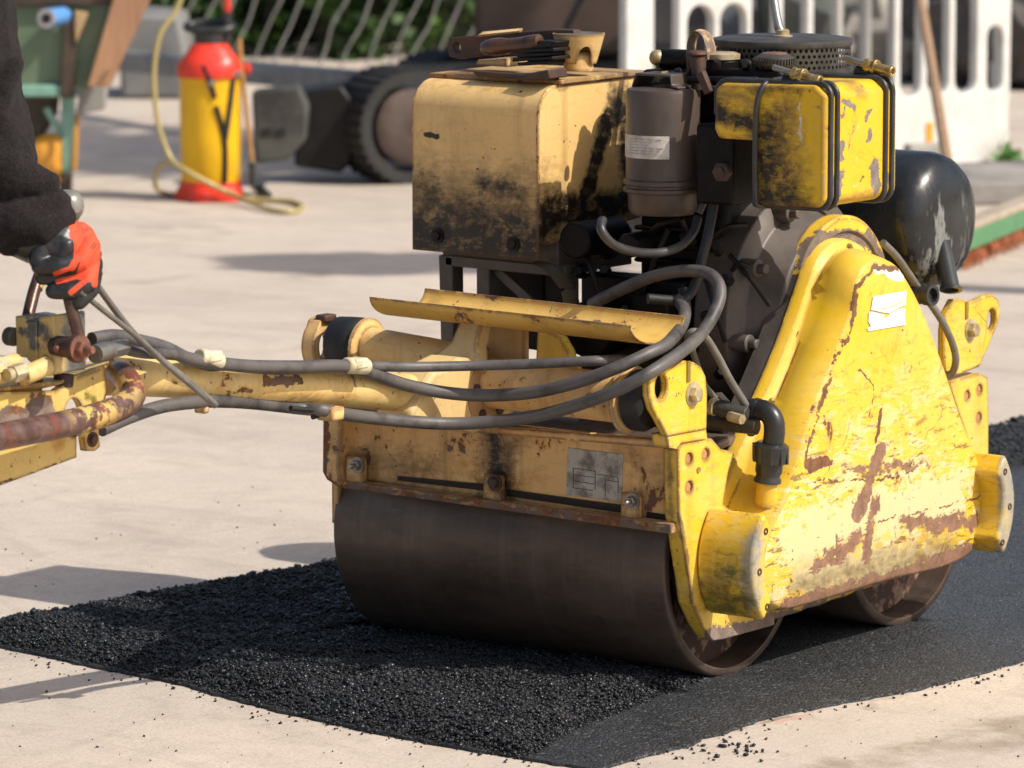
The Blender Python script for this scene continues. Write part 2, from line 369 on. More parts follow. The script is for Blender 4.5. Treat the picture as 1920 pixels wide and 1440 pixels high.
# loose bed: heaped field of stones
def inside(poly, x, y):
    c = np.zeros(len(x), bool); j = len(poly)-1
    for i in range(len(poly)):
        xi, yi, xj, yj = poly[i].x, poly[i].y, poly[j].x, poly[j].y
        t_ = ((yi > y) != (yj > y)) & (x < (xj-xi)*(y-yi)/(yj-yi+1e-12)+xi); c ^= t_; j = i
    return c
LOOSE = EDGE_F[:8]+[V(.06, -.52, 0), V(.03, -.3, 0), V(.0, -.1, 0), V(-.02, .03, 0), V(-.655, .03, 0), V(-.67, .4, 0), V(-.68, 3.2, 0), V(-1.01, 3.2, 0), V(-1.03, 1.6, 0), V(-1.1, .4, 0), *AL([(-100, 1188)], Z=0)]
ico = [(0, 0, -1), (.72, -.53, -.45), (-.28, -.85, -.45), (-.89, 0, -.45), (-.28, .85, -.45), (.72, .53, -.45), (.28, -.85, .45), (-.72, -.53, .45), (-.72, .53, .45), (.28, .85, .45), (.89, 0, .45), (0, 0, 1)]
icf = [(0, 1, 2), (1, 0, 5), (0, 2, 3), (0, 3, 4), (0, 4, 5), (1, 5, 10), (2, 1, 6), (3, 2, 7), (4, 3, 8), (5, 4, 9), (1, 10, 6), (2, 6, 7), (3, 7, 8), (4, 8, 9), (5, 9, 10), (6, 10, 11), (7, 6, 11), (8, 7, 11), (9, 8, 11), (10, 9, 11)]
def edge_d(poly, x, y):
    d = np.full(len(x), 9.)
    for i in range(len(poly)):
        a, b = poly[i], poly[(i+1) % len(poly)]; bx, by = b.x-a.x, b.y-a.y; L = bx*bx+by*by+1e-12
        h = np.clip(((x-a.x)*bx+(y-a.y)*by)/L, 0, 1); d = np.minimum(d, np.hypot(x-a.x-h*bx, y-a.y-h*by))
    return d
def hfield(x, y):
    d = edge_d(LOOSE, x, y); h = .024*np.clip(d/.07, 0, 1)**.8
    nz = np.array([mnoise.fractal(V(a*9, b*9, 0), .8, 2.1, 4) for a, b in zip(x, y)])*.0075
    dr = np.clip((y+.34)/.3, 0, 1)*((x > -.68) & (x < .03)); return np.maximum(h*(1-.55*dr)+nz*np.clip(d/.03, 0, 1), .003)
def stones(name, x, y, z, s, mat, flat=.75):
    nS = len(x); I = np.array(ico); F = np.array(icf)
    q = rng.normal(size=(nS, 4)); q /= np.linalg.norm(q, axis=1)[:, None]
    a, b, c, d = q.T; Rm = np.stack([1-2*(c*c+d*d), 2*(b*c-a*d), 2*(b*d+a*c), 2*(b*c+a*d), 1-2*(b*b+d*d), 2*(c*d-a*b), 2*(b*d-a*c), 2*(c*d+a*b), 1-2*(b*b+c*c)], -1).reshape(nS, 3, 3)
    sh = I[None]*(1+rng.uniform(-.45, .4, (nS, 12, 1)))*rng.uniform(.6, 1.2, (nS, 1, 3))
    P = np.einsum('nij,nkj->nki', Rm, sh)*s[:, None, None]; P[:, :, 2] *= flat
    P += np.stack([x, y, z], -1)[:, None]
    me = bpy.data.meshes.new(name); vs = P.reshape(-1, 3); fs = (F[None]+12*np.arange(nS)[:, None, None]).reshape(-1, 3)
    me.vertices.add(len(vs)); me.vertices.foreach_set('co', vs.ravel()); me.loops.add(fs.size); me.loops.foreach_set('vertex_index', fs.ravel())
    me.polygons.add(len(fs)); me.polygons.foreach_set('loop_start', np.arange(len(fs))*3); me.update(calc_edges=True)
    me.materials.append(mat); o = bpy.data.objects.new(name, me); COL.objects.link(o); return o
x = rng.uniform(-1.3, .1, 240000); y = rng.uniform(-.75, .45, 240000); k = inside(LOOSE, x, y) & ((y < .06) | (x < -.64)); x, y = x[k], y[k]
x2 = rng.uniform(-1.15, -.65, 26000); y2 = rng.uniform(.4, 3.2, 26000); k = inside(LOOSE, x2, y2); x, y = np.append(x, x2[k]), np.append(y, y2[k])
h = hfield(x, y); s = rng.gamma(1.5, .00098, len(x))+.0008; s = np.clip(s, .0009, .0075); s[edge_d(LOOSE, x, y) < .02] *= .8
k = rng.random(len(x)) < np.where(s > .007, .8, 1)
kind(stones('loose_asphalt', x[k], y[k], h[k]+rng.normal(0, .0022, k.sum()), s[k], ML), 'stuff')
# under-sheet of the loose bed
nx, ny = 110, 90; xs = np.linspace(-1.3, .06, nx); ys = np.linspace(-.7, .44, ny); X_, Y_ = np.meshgrid(xs, ys); hf = hfield(X_.ravel(), Y_.ravel()); ins = inside(LOOSE, X_.ravel(), Y_.ravel()).reshape(ny, nx)
um = M(); um.v = [(a, b, c-.004) for a, b, c in zip(X_.ravel(), Y_.ravel(), hf)]
um.f = [(j*nx+i, j*nx+i+1, (j+1)*nx+i+1, (j+1)*nx+i) for j in range(ny-1) for i in range(nx-1) if ins[j, i] and ins[j+1, i+1] and ins[j, i+1] and ins[j+1, i]]
kind(obj('asphalt_bed', um, ML), 'structure')
# crumbs scattered on the concrete
cx_, cy_, cs_ = [], [], []
def scat(px, py, sx, sy, nn, s0):
    for _ in range(nn):
        p = at(random.gauss(px, sx), random.gauss(py, sy), Z=0); cx_.append(p.x); cy_.append(p.y); cs_.append(s0*random.uniform(.5, 1.5))
scat(1390, 1405, 36, 9, 34, .0033); scat(1330, 1412, 70, 12, 14, .0025)
for p in loop[:17]: pass
for i in range(420):
    j = random.randrange(0, len(den)); p = den[j]; c = V(-.4, .3, 0); o = (p-c).normalized()*abs(random.gauss(0, .03)); cx_.append(p.x+o.x); cy_.append(p.y+o.y); cs_.append(random.uniform(.001, .0036))
for _ in range(260):
    p = at(random.uniform(0, 1920), random.uniform(900, 1440)**1., Z=0); cx_.append(p.x); cy_.append(p.y); cs_.append(random.uniform(.0008, .0024))
cx_, cy_, cs_ = map(np.array, (cx_, cy_, cs_)); k = ~inside(den, cx_, cy_)
kind(stones('asphalt_crumbs', cx_[k], cy_[k], cs_[k]*.4, cs_[k], ML), 'stuff')
# ------------------------------------------------------------------ the roller
RO = thing('road_roller', 'worn yellow walk-behind vibratory roller standing on black asphalt', 'road roller', (-.3, .25, 0))
W_, L_, RD = .65, .511, .19
MD = NT('drum steel'); a_ = MD.noise(6, 6, .6, stretch=(1, 3, 3)); b_ = MD.noise(45, 5, .7, stretch=(3, 1, 1))
c_ = MD.mix(MD.mr(a_, .35, .7), (.135, .096, .075), (.066, .046, .036)); c_ = MD.mix(MD.mul(MD.mr(b_, .5, .8), .35), c_, (.13, .11, .1)); r2_ = MD.noise(38, 5, .7, stretch=(1, .04, .04)); c_ = MD.mix(MD.mul(MD.mr(r2_, .5, .68), .22), c_, (.2, .165, .145)); s_ = MD.noise(14, 8, .75, stretch=(.5, 1.2, 1.2)); c_ = MD.mix(MD.mul(MD.mr(s_, .55, .66), .6), c_, (.035, .028, .026))
e_ = MD.mul(MD.mr(MD.edge(.004), .02, .15), .7); c_ = MD.mix(e_, c_, (.34, .2, .14))
M_['drum'] = MD.fin(c_, MD.mr(b_, .3, .7, .33, .52), .35, MD.bump(b_, .15, .001))
MD2 = NT('drum end'); a_ = MD2.noise(22, 7, .7); c_ = MD2.mix(MD2.mr(a_, .5, .58), (.06, .03, .02), (.3, .19, .14)); M_['drum_end'] = MD2.fin(c_, .6, .1, MD2.bump(a_, .4, .002))
for y0 in (0, L_):
    m = M(); m.lathe([(RD-.018, -W_), (RD-.004, -W_), (RD, -W_+.004), (RD, -.004), (RD-.004, 0), (RD-.014, 0), (RD-.016, -.02), (RD-.016, -W_+.02)], V(0, y0, RD), (1, 0, 0), 128, closed=True)
    dr = obj('drum', m, M_['drum'], RO, ang=50)
    m = M()
    for xx in (-.045, -W_+.045): m.lathe([(RD-.0165, 0), (RD-.0165, .006), (.06, .012), (.045, .03), (.001, .03)], V(xx-.01, y0, RD), (1, 0, 0), 64)
    obj('drum_web', m, M_['drum_end'], dr)
# --- chain case
FACE = [(1636, 492), (1676, 497), (1698, 523), (1730, 585), (1767, 683), (1803, 789), (1832, 862), (1849, 940), (1848, 988), (1824, 1032), (1770, 1061), (1662, 1086), (1528, 1127), (1470, 1140), (1437, 1115), (1424, 1073), (1428, 1040), (1453, 975), (1490, 898), (1512, 822), (1530, 767), (1566, 676), (1599, 585), (1608, 530)]
FX = .1
face = [(p.y, p.z) for p in AL(FACE, X=FX)]
base = [(-.005, .365), (.05, .425), (.116, .505), (.165, .578), (.2, .632), (.225, .652), (.25, .662), (.285, .664), (.325, .653), (.36, .632), (.415, .56), (.48, .46), (.55, .36), (.6, .29), (.625, .22), (.622, .15), (.58, .108), (.45, .092), (.08, .076), (.0, .078), (-.075, .10), (-.11, .15), (-.11, .21), (-.07, .28)]
def polar(loop2, cy=.255, cz=.32, n=120):
    P = [V(0, a, b) for a, b in loop2]; P = smooth_path(P, 6, True)
    ang = np.array([math.atan2(p.z-cz, p.y-cy) for p in P]); rad = np.array([math.hypot(p.z-cz, p.y-cy) for p in P]); o = np.argsort(ang); ang, rad = ang[o], rad[o]
    A_ = np.linspace(-math.pi, math.pi, n, endpoint=False); return A_, np.interp(A_, np.r_[ang-2*math.pi, ang, ang+2*math.pi], np.r_[rad, rad, rad])
A_, rf = polar(face); _, rb = polar(base)
def ring(x, r): return [V(x, .255+math.cos(a)*q, .32+math.sin(a)*q) for a, q in zip(A_, r)]
m = M(); m.loft([ring(-.005, rb), ring(.014, rb), ring(.018, rb-.004), ring(.02, np.minimum(rb-.014, rf+.03)), ring(.026, np.minimum(rb-.018, rf+.026)), ring(.05, rf+.017), ring(.08, rf+.009), ring(.093, rf+.0045), ring(.0985, rf+.001), ring(FX, rf-.004), ring(FX+.0015, rf*.75), ring(FX+.002, rf*.4), ring(FX+.002, rf*.05)])
edge_mk = seglist([(1640, 492), (1601, 545), (1599, 590), (1534, 762), (1496, 890)], 'rust', .010, .25, .85, X=FX-.004)
mkA = edge_mk + seglist([(1625, 510), (1590, 600), (1530, 770)], 'white', .013, .3, .85, X=FX-.012) + seglist([(1556, 690), (1580, 590)], 'pale', .024, .2, .8, X=.055) + seglist([(1490, 730), (1530, 640)], 'moss', .014, .1, .6, X=.045) + seglist([(1480, 830), (1450, 930)], 'moss', .024, .1, .7, X=.045)
mkA += seglist([(1450, 1172), (1640, 1120), (1800, 1070)], 'patch', .022, .4, 1, X=.02) + seglist([(1470, 1140), (1660, 1090), (1820, 1035)], 'patch', .022, .35, 1, X=FX) + seglist([(1432, 1030), (1440, 1100)], 'pale', .02, .2, .7, X=FX) + seglist([(1840, 960), (1835, 1010)], 'patch', .012, .2, .9, X=FX)
mkB = edge_mk + seglist([(1640, 500), (1690, 520)], 'white', .014, .2, .9, X=FX) + seglist([(1640, 498), (1685, 505)], 'rust', .007, .3, .9, X=FX)
mkB += seglist([(1490, 1010), (1640, 960), (1790, 930)], 'pale', .085, .2, .75, X=FX) + seglist([(1500, 1080), (1700, 1050)], 'pale', .05, .2, .75, X=FX)
mkB += seglist([(1650, 845), (1606, 960)], 'patch', .023, .5, 1, X=FX) + seglist([(1640, 940), (1622, 1040)], 'patch', .026, .3, 1, X=FX) + seglist([(1690, 980), (1825, 980)], 'patch', .027, .2, 1, X=FX) + seglist([(1530, 1060), (1612, 1008)], 'patch', .027, .2, 1, X=FX) + seglist([(1580, 884), (1740, 868)], 'patch', .02, .1, .85, X=FX)
mkB += seglist([(1470, 1140), (1660, 1088), (1820, 1035)], 'patch', .026, .35, 1, X=FX) + seglist([(1500, 1095), (1780, 1030)], 'brown', .05, .1, .8, X=FX)
mkB += seglist([(1512, 872), (1552, 868)], 'rust', .015, .3, 1, X=FX) + seglist([(1652, 770), (1640, 820)], 'rust', .008, .3, .9, X=FX) + seglist([(1520, 905), (1680, 896), (1745, 865)], 'rust', .004, .2, .9, X=FX) + seglist([(1610, 690), (1636, 730), (1630, 780)], 'rust', .003, .2, .9, X=FX) + seglist([(1520, 1010), (1840, 930)], 'rust', .003, .2, .9, X=FX)
M_['chain'] = paint('chain case paint', YEL, (.78, .62, .25), .12, .6, .9, .6, True, .4, mkA, .33, .1, dirt=.05, psc=14)
mkB = [(a, b, c, d, e, f*(.72 if a == 'patch' else 1)) for a, b, c, d, e, f in mkB]
M_['cover'] = paint('chain cover paint', YEL, (.76, .6, .24), .16, .9, .9, 1.0, True, .32, mkB, .36, .12, patch=(.17, .09, .055), dirt=.06, psc=17)
CC = obj('chain_case', m, M_['chain'], RO, ang=55)
CC.data.materials.append(M_['cover'])
for p_ in CC.data.polygons:
    if p_.center.x > FX-.005: p_.material_index = 1
m = M(); m.loft([ring(-.04, rb-.002), ring(-.005, rb-.002)]); obj('case_backplate', m, M_['housing'], CC, ang=30)
m = M()
for p in ((1499, 630), (1592, 467), (1446, 757)): m.bolt(at(*p, X=.02), (1, 0, 0), .006, .006)
obj('bolt', m, M_['brass'], CC)
# torn white sticker on the case
q = FX+.0028
def sticker(pts): 
    mm = M(); mm.prism(AL(pts, X=q), (.0006, 0, 0)); return mm
m = sticker([(1637, 556), (1699, 545), (1698, 571), (1690, 575), (1667, 587), (1656, 586), (1633, 581)]); m.add(*(lambda s: (s.v, s.f))(sticker([(1629, 586), (1634, 584), (1654, 589), (1659, 591), (1653, 598), (1663, 594), (1670, 587), (1692, 577), (1697, 579), (1697, 609), (1627, 621), (1626, 615), (1633, 612), (1628, 603)])))
obj('sticker', m, simple('white sticker', (.8, .79, .76), (.72, .7, .62), 60, .45, lo=.5, hi=.8, bumpst=.05), CC, smooth=False)
m = M(); m.prism(AL([(1652, 578), (1672, 573), (1694, 562), (1694, 565), (1674, 576), (1654, 580)], X=q+.0007), (.0004, 0, 0)); obj('sticker_line', m, simple('faded sticker print', (.62, .55, .3), rough=.6), CC, smooth=False)
# --- drum side plates with lifting lugs
M_['yel'] = paint('machine yellow', YEL, (.74, .56, .16), .2, .8, .9, .2, False, .35, (), .36, .25)
M_['cream'] = paint('sun bleached cream yellow', CRM, (.74, .52, .24), .3, .8, .95, .15, False, .6, (), .45, .35, dirt=.2, psc=13)
PX = .046
lo = AL([(1272, 842), (1280, 831), (1335, 822), (1352, 842), (1377, 847), (1366, 885), (1356, 945), (1440, 1010)], X=PX)+AL([(1453, 1172), (1357, 1199), (1337, 1202), (1316, 1170), (1299, 1132), (1293, 1085), (1284, 1030), (1274, 965)], X=PX)
mk = seglist([(1337, 1200), (1440, 1172)], 'patch', .03, .3, .9, X=PX) + seglist([(1274, 965), (1299, 1132)], 'brown', .006, .3, .8, X=PX)+[('brown', V(.03, -.215, .15), V(.03, -.215, .4), .012, .2, .9), ('rust', V(.02, -.215, .1), V(.03, -.2, .2), .01, .2, .9)]
M_['plate'] = paint('side plate paint', YEL, (.72, .55, .2), .12, .7, .95, .2, False, .35, mk, .38, .3)
hs = [circle(at(*p, X=PX), .0095, 18) for p in ((1293, 861), (1324, 852), (1293, 914))]
m = M(); m.plate(lo, hs, (-.028, 0, 0)); SP = obj('side_plate', m, M_['plate'], RO, bevel=.0018)
m = M()
for p in ((1291, 861), (1322, 852), (1291, 914)): m.lathe([(.0085, 0), (.0085, .021), (.007, .023)], at(*p, X=PX)-V(.024, 0, 0), (1, 0, 0), 6)
m.lathe([(.0045, 0), (.0045, .004)], at(1309, 881, X=PX)-V(.002, 0, 0), (1, 0, 0), 12)
obj('bolt', m, simple('orange primer bolts', (.5, .23, .1), (.3, .14, .06), 60, .6), SP)
def lug(outline, hole, bolt, x, hr=.0195, slot=None, rear=False):
    m = M(); m.plate(AL(outline, X=x), [circle(at(*hole, X=x), hr*.8, 28, r2=hr*1.0)], (-.013, 0, 0)); o = obj('lifting_lug', m, M_['yel'], RO, bevel=.003)
    m = M(); m.bolt(at(*bolt, X=x), (1, 0, 0), .0125, .013); obj('bolt', m, M_['zinc'], o)
    if slot:
        m = M(); a, b = at(*slot[0], X=x), at(*slot[1], X=x); m.box((a+b)/2+V(.0005, 0, 0), (.003, .0085, (a-b).length)); obj('slot', m, simple('shaded slot paint', (.25, .17, .02), rough=.6), o)
    return o
lug([(1216, 706), (1221, 694), (1230, 689), (1262, 686), (1285, 676), (1302, 679), (1315, 688), (1324, 707), (1327, 740), (1326, 800), (1324, 806), (1252, 820), (1247, 810), (1236, 788), (1224, 768), (1217, 742)], (1240, 726), (1299, 739), PX+.004, slot=((1290, 677), (1290, 716)))
m = M(); m.plate(AL([(1250, 815), (1325, 803), (1327, 824), (1278, 832), (1272, 842), (1254, 840)], X=PX+.002), [], (-.03, 0, 0)); obj('lug_foot', m, M_['plate'], RO, bevel=.002)
m = M()
for p, r in (((1236, 688), .005), ((1247, 681), .006), ((1256, 686), .005), ((1262, 680), .004)): m.ball(at(*p, X=PX-.005), r, 6)
obj('weld_blob', m, M_['cream'], RO)
lug([(1770, 669), (1770, 620), (1774, 590), (1789, 561), (1803, 560), (1818, 566), (1832, 562), (1847, 554), (1862, 551), (1873, 562), (1877, 582), (1873, 606), (1857, 644), (1838, 688), (1781, 710), (1772, 700)], (1860, 600), (1820, 618), .03, .018, slot=((1812, 566), (1812, 598)))
lo2 = AL([(1779, 716), (1838, 700), (1852, 707), (1854, 760), (1854, 850), (1842, 990), (1818, 836)], X=.028)
hs = [circle(at(*p, X=.028), .0085, 18) for p in ((1814, 742), (1837, 731), (1836, 783))]
m = M(); m.plate(lo2, hs, (-.028, 0, 0)); SP2 = obj('side_plate', m, M_['plate'], RO, bevel=.0018)
m = M()
for p in ((1813, 742), (1836, 731), (1835, 783)): m.lathe([(.008, 0), (.008, .022)], at(*p, X=.028)-V(.024, 0, 0), (1, 0, 0), 6)
obj('bolt', m, bpy.data.materials['orange primer bolts'], SP2)
# --- bumpers
def bumper(yc, zc, sgn, x0, x1, marks, name):
    prof = []
    for k in range(13):
        a = R(180+(-44+88*k/12)); prof.append((math.cos(a)*.118, math.sin(a)*.118))
    for k in range(13):
        a = R(180+(40-80*k/12)); prof.append((math.cos(a)*.082, math.sin(a)*.082))
    pts = [V(x0, yc+sgn*a, zc+b*1.02) for a, b in prof]; m = M(); m.prism(pts, (x1-x0, 0, 0))
    o = obj('bumper', m, paint(name, YEL, (.72, .56, .14), .02, .4, .3, .3, False, .35, marks, .32, .25), RO, bevel=.006, seg=3)
    m = M()
    for dz in (-.062, -.005, .055):
        a = math.asin(dz/.1); m.lathe([(.0055, -.002), (.0055, .0012), (.003, .0015), (.0028, -.001)], V(x1, yc-sgn*math.cos(a)*.1, zc+dz), (1, 0, 0), 16)
    obj('rivet', m, M_['rust_steel'], o); return o
bx0, bx1 = .047, .15
mk = [('grey', V(bx1, -.17, .12), V(bx1, -.17, .3), .036, .4, 1), ('grey', V(bx1-.02, -.19, .12), V(bx1-.02, -.2, .2), .03, .15, .8), ('moss', V(.05, -.16, .12), V(.12, -.18, .14), .06, .2, 1), ('brown', V(.08, -.18, .18), V(.12, -.18, .13), .045, .2, .9), ('moss', V(.09, -.18, .2), V(.13, -.18, .2), .03, .1, .8), ('pale', V(.06, -.17, .28), V(.14, -.15, .29), .02, .2, .6)]
bumper(-.052, .208, 1, bx0, bx1, mk, 'bumper paint')
mk = [('grey', V(bx1, .61, .1), V(bx1, .6, .32), .035, .5, 1), ('grey', V(bx1, .58, .1), V(bx1, .57, .32), .02, .5, 1)]
bumper(.494, .208, -1, bx0, .146, mk, 'rear bumper paint')
# --- front frame plate with scraper bar
Y0 = -.2
def F(px, py, dy=0): return at(px, py, Y=Y0+dy)
mk = seglist([(925, 795), (930, 860), (935, 935)], 'oil', .05, .1, 1, Y=Y0) + seglist([(985, 800), (960, 850)], 'brown', .03, .1, .7, Y=Y0) + seglist([(640, 820), (630, 900)], 'brown', .012, .1, .8, Y=Y0) + seglist([(760, 870), (1010, 900)], 'orange', .035, .1, .45, Y=Y0) + seglist([(620, 905), (900, 945), (1250, 995)], 'brown', .03, .1, 1, Y=Y0-.02) + seglist([(620, 905), (900, 945), (1250, 995)], 'rust', .012, .1, .8, Y=Y0-.025) + seglist([(660, 870), (800, 880)], 'brown', .05, .05, .7, Y=Y0) + seglist([(1180, 850), (1240, 900)], 'brown', .05, .05, .6, Y=Y0) + seglist([(610, 790), (608, 890), (632, 908)], 'rust', .016, .1, .85, Y=Y0-.03)
mk += seglist([(690, 845), (690, 870)], 'rust', .01, .2, .8, Y=Y0) + seglist([(1205, 880), (1205, 905)], 'rust', .006, .2, .9, Y=Y0)
M_['front'] = paint('front plate paint', (.72, .43, .16), (.72, .48, .23), .34, 1.0, .95, .12, False, .6, mk, .5, .7, dirt=.4, psc=13)
m = M(); m.prism([F(640, 778), F(632, 893), F(1262, 986), F(1262, 824)], (0, .012, 0)); FP = obj('front_plate', m, M_['front'], RO, bevel=.0015)
m = M(); m.prism([F(605, 772, -.03), F(604, 885, -.03), F(612, 900, -.03), F(634, 914, -.03), F(640, 905, -.03), F(634, 880, -.03), F(640, 776, -.03)], (0, .05, 0)); obj('end_flange', m, M_['front'], FP, bevel=.003)
m = M(); m.prism([F(628, 900, -.024), F(634, 914, -.024), F(1258, 1002, -.024), F(1258, 982, -.024)], (0, .03, 0)); obj('scraper_bar', m, M_['front'], FP, bevel=.002)
m = M(); m.prism([F(745, 893, -.0035), F(745, 901, -.0035), F(905, 920, -.0035), F(905, 908, -.0035)], (0, .004, 0)); m.prism([F(950, 918, -.0035), F(950, 930, -.0035), F(1168, 962, -.0035), F(1168, 948, -.0035)], (0, .004, 0)); m.prism([F(640, 886, -.0035), F(640, 892, -.0035), F(658, 896, -.0035), F(658, 888, -.0035)], (0, .004, 0)); m.prism([F(1212, 960, -.0035), F(1212, 972, -.0035), F(1258, 980, -.0035), F(1258, 967, -.0035)], (0, .004, 0))
obj('scraper_slot', m, M_['black'], FP)
for (x_, y_, st) in ((672, 872, True), (930, 905, False), (1188, 940, True)):
    m = M(); m.plate([F(x_-14, y_-20, -.006), F(x_-16, y_+30, -.006), F(x_+18, y_+35, -.006), F(x_+18, y_-15, -.006)], [], (0, -.014, 0)); cl = obj('scraper_clamp', m, M_['front'], FP, bevel=.003)
    m = M(); m.bolt(F(x_-2, y_, -.021), (0, -1, 0), .0085, .009, True, st); obj('bolt', m, M_['steel'] if st else M_['rust_steel'], cl)
m = M(); m.prism([F(640, 776), F(1262, 822), F(1262, 838), F(640, 786)], (0, -.02, 0)); obj('top_rail', m, M_['front'], FP, bevel=.002)
# rating plate
m = M(); m.prism([F(1064, 839, -.0015), F(1061, 928, -.0015), F(1165, 941, -.0015), F(1168, 852, -.0015)], (0, .002, 0)); NP = obj('rating_plate', m, M_['alu'], FP, bevel=.0006)
m = M()
for a, b, c, d in ((1074, 877, 1116, 883), (1074, 889, 1116, 895), (1074, 901, 1114, 907), (1120, 889, 1158, 894), (1134, 899, 1158, 903), (1074, 914, 1112, 919)):
    m.prism([F(a, b, -.002), F(a, b+1.3, -.002), F(c, d+1.3, -.002), F(c, d, -.002)], (0, .0012, 0))
for a, b, c, d in ((1074, 877, 914, 0), (1115, 882, 918, 0), (1134, 898, 930, 0), (1158, 895, 925, 0)):
    m.prism([F(a, b, -.002), F(a, c, -.002), F(a+1, c, -.002), F(a+1, b, -.002)], (0, .0012, 0))
obj('plate_ruling', m, simple('plate ruling', (.07, .065, .06)), NP)
# --- lower frame between the drums
m = M(); m.bx((-.64, -.17, .33), (.012, .68, .345)).bx((-.64, -.185, .345), (.012, -.17, .392)).bx((-.64, .67, .28), (.012, .685, .39)).bx((-.655, -.185, .2), (-.64, .685, .392))
obj('frame_deck', m, M_['front'], RO, bevel=.002)
m = M(); m.bx((-.3, .0, .346), (-.02, .42, .40)).bx((-.62, .06, .346), (-.36, .42, .38)); obj('engine_bed', m, M_['black'], RO, bevel=.004)
m = M(); m.prism([at(1008, 612, Y=-.02), at(1004, 680, Y=-.02), at(1072, 690, Y=-.02), at(1066, 660, Y=-.02), at(1050, 632, Y=-.02)], (0, .02, 0)); obj('bracket', m, M_['yel'], RO, bevel=.002)
# --- pivot tube, rubber mounts, yoke
TY, TZ = -.24, .462
m = M(); m.cyl((-.40, TY, TZ+.003), (-.026, TY, TZ), .038, 40); m.lathe([(.038, 0), (.052, .002), (.052, .01), (.038, .012)], V(-.034, TY, TZ), (1, 0, 0), 40); obj('pivot_tube', m, M_['front'], RO)
m = M(); m.lathe([(.036, 0), (.047, .006), (.047, .022), (.04, .034)], V(-.022, TY, TZ), (1, 0, 0), 40); obj('rubber_mount', m, M_['rubber'], RO)
LY = -.2; c1 = at(712, 652, Y=LY); c0 = at(600, 642, Y=LY)
m = M(); e0 = at(685, 648, Y=LY); e1 = at(905, 690, Y=LY); m.lathe([(.03, 0), (.045, .0), (.045, .006), (.031, .01), (.03, (e1-e0).length)], e0, V(1, 0, -.06), 40); obj('pivot_tube', m, M_['cream'], RO)
e2 = at(628, 640, Y=LY); m = M(); m.lathe([(.03, 0), (.041, .008), (.043, .03), (.044, .05), (.036, .062)], e2, e0-e2, 40); obj('rubber_mount', m, M_['rubber'], RO)
ctr = at(607, 648, Y=LY); O_ = [ctr+V(0, math.cos(a)*.036, math.sin(a)*.041+(.006 if math.sin(a) > .8 else 0)) for a in [2*math.pi*k/36 for k in range(36)]]
m = M(); m.plate([p+V(.008, 0, 0) for p in O_], [[ctr+V(.008, math.cos(a)*.02, math.sin(a)*.025) for a in [2*math.pi*k/28 for k in range(28)]]], (-.026, 0, 0)); LL = obj('lifting_lug', m, M_['front'], RO, bevel=.002)
m = M(); m.box(ctr+V(.005, 0, .045), (.022, .03, .012)); obj('lug_cap', m, M_['rust_steel'], LL, bevel=.003)
# yoke (cast hinge) holding drawbar
M_['yoke'] = paint('yoke paint', (.66, .45, .18), (.72, .54, .28), .15, .7, .8, .1, False, .5, (), .42, .2, psc=13)
yx = -.335
m = M(); m.prism([at(x_, y_, X=-.36) for x_, y_ in ((700, 766), (705, 790), (880, 800), (905, 760), (905, 690), (880, 668), (800, 664), (745, 690))], (.07, 0, 0)); YK = obj('drawbar_yoke', m, M_['yoke'], RO, bevel=.012, seg=4)
m = M(); c = at(874, 742, X=-.325); m.lathe([(.058, 0), (.058, .016), (.05, .02), (.02, .02), (.02, .014)], c, (1, 0, 0), 44); fl = obj('pivot_flange', m, M_['yoke'], YK, bevel=.001)
m = M(); c2 = at(905, 735, X=-.3); m.lathe([(.052, 0), (.052, .012), (.046, .014), (.025, .014)], c2, (1, 0, 0), 44); obj('pivot_flange', m, simple('rusty flange', (.42, .24, .1), (.2, .09, .045), 22, .6, det=8), YK)
m = M()
for k in range(5):
    a = R(20+72*k); m.lathe([(.008, 0), (.008, .005)], c2+V(.0125, math.cos(a)*.037, math.sin(a)*.037), (1, 0, 0), 6)
obj('bolt', m, M_['rust_steel'], YK)
m = M(); m.prism([at(868, 586, Y=-.235), at(907, 589, Y=-.235), at(893, 640, Y=-.262), at(897, 690, Y=-.295), at(745, 705, Y=-.315), at(800, 676, Y=-.29), at(845, 640, Y=-.262)], (0, .03, -.012)); m.prism(AL([(905, 588), (985, 612), (985, 690), (900, 690)], Y=-.185), (0, .012, 0)); obj('yoke_web', m, M_['yoke'], YK, bevel=.004)
# --- gutter tray
TYc = -.205; fr = [at(690, 559, Y=TYc-.07), at(1180, 612, Y=TYc-.07)]; bk = [at(800, 538, Y=TYc+.07), at(1287, 591, Y=TYc+.07)]
zc0 = (fr[0].z+fr[1].z+bk[0].z+bk[1].z)/4; xa = (fr[0].x+bk[0].x)/2; xb = (fr[1].x+bk[1].x)/2
m = M(); rings = []
for k in range(17):
    a = math.pi+math.pi*k/16; rings.append((math.cos(a)*.072, math.sin(a)*.036))
inn = [(a*.965, b*.94+.0003) for a, b in rings][::-1]
prof = rings+inn
za = (fr[0].z+bk[0].z)/2; zb = (fr[1].z+bk[1].z)/2
m.loft([[V(x_, TYc+a, z_+b) for a, b in prof] for x_, z_ in ((xa, za), ((xa+xb)/2, (za+zb)/2), (xb, zb))])
mk = [('rust', at(880, 545, Y=TYc+.056), at(935, 560, Y=TYc+.056), .02, .3, 1), ('rust', at(1060, 590, Y=TYc+.05), at(1240, 605, Y=TYc+.05), .012, .2, .8), ('rust', at(985, 560, Y=TYc+.056), at(1030, 572, Y=TYc+.056), .014, .3, 1), ('dark', at(1000, 560, Y=TYc+.06), at(1010, 585, Y=TYc+.02), .01, .3, 1), ('brown', V(xa, TYc-.07, za), V(xb, TYc-.07, zb), .004, .3, .9), ('rust', at(850, 562, Y=TYc), at(960, 575, Y=TYc), .008, .3, .8)]
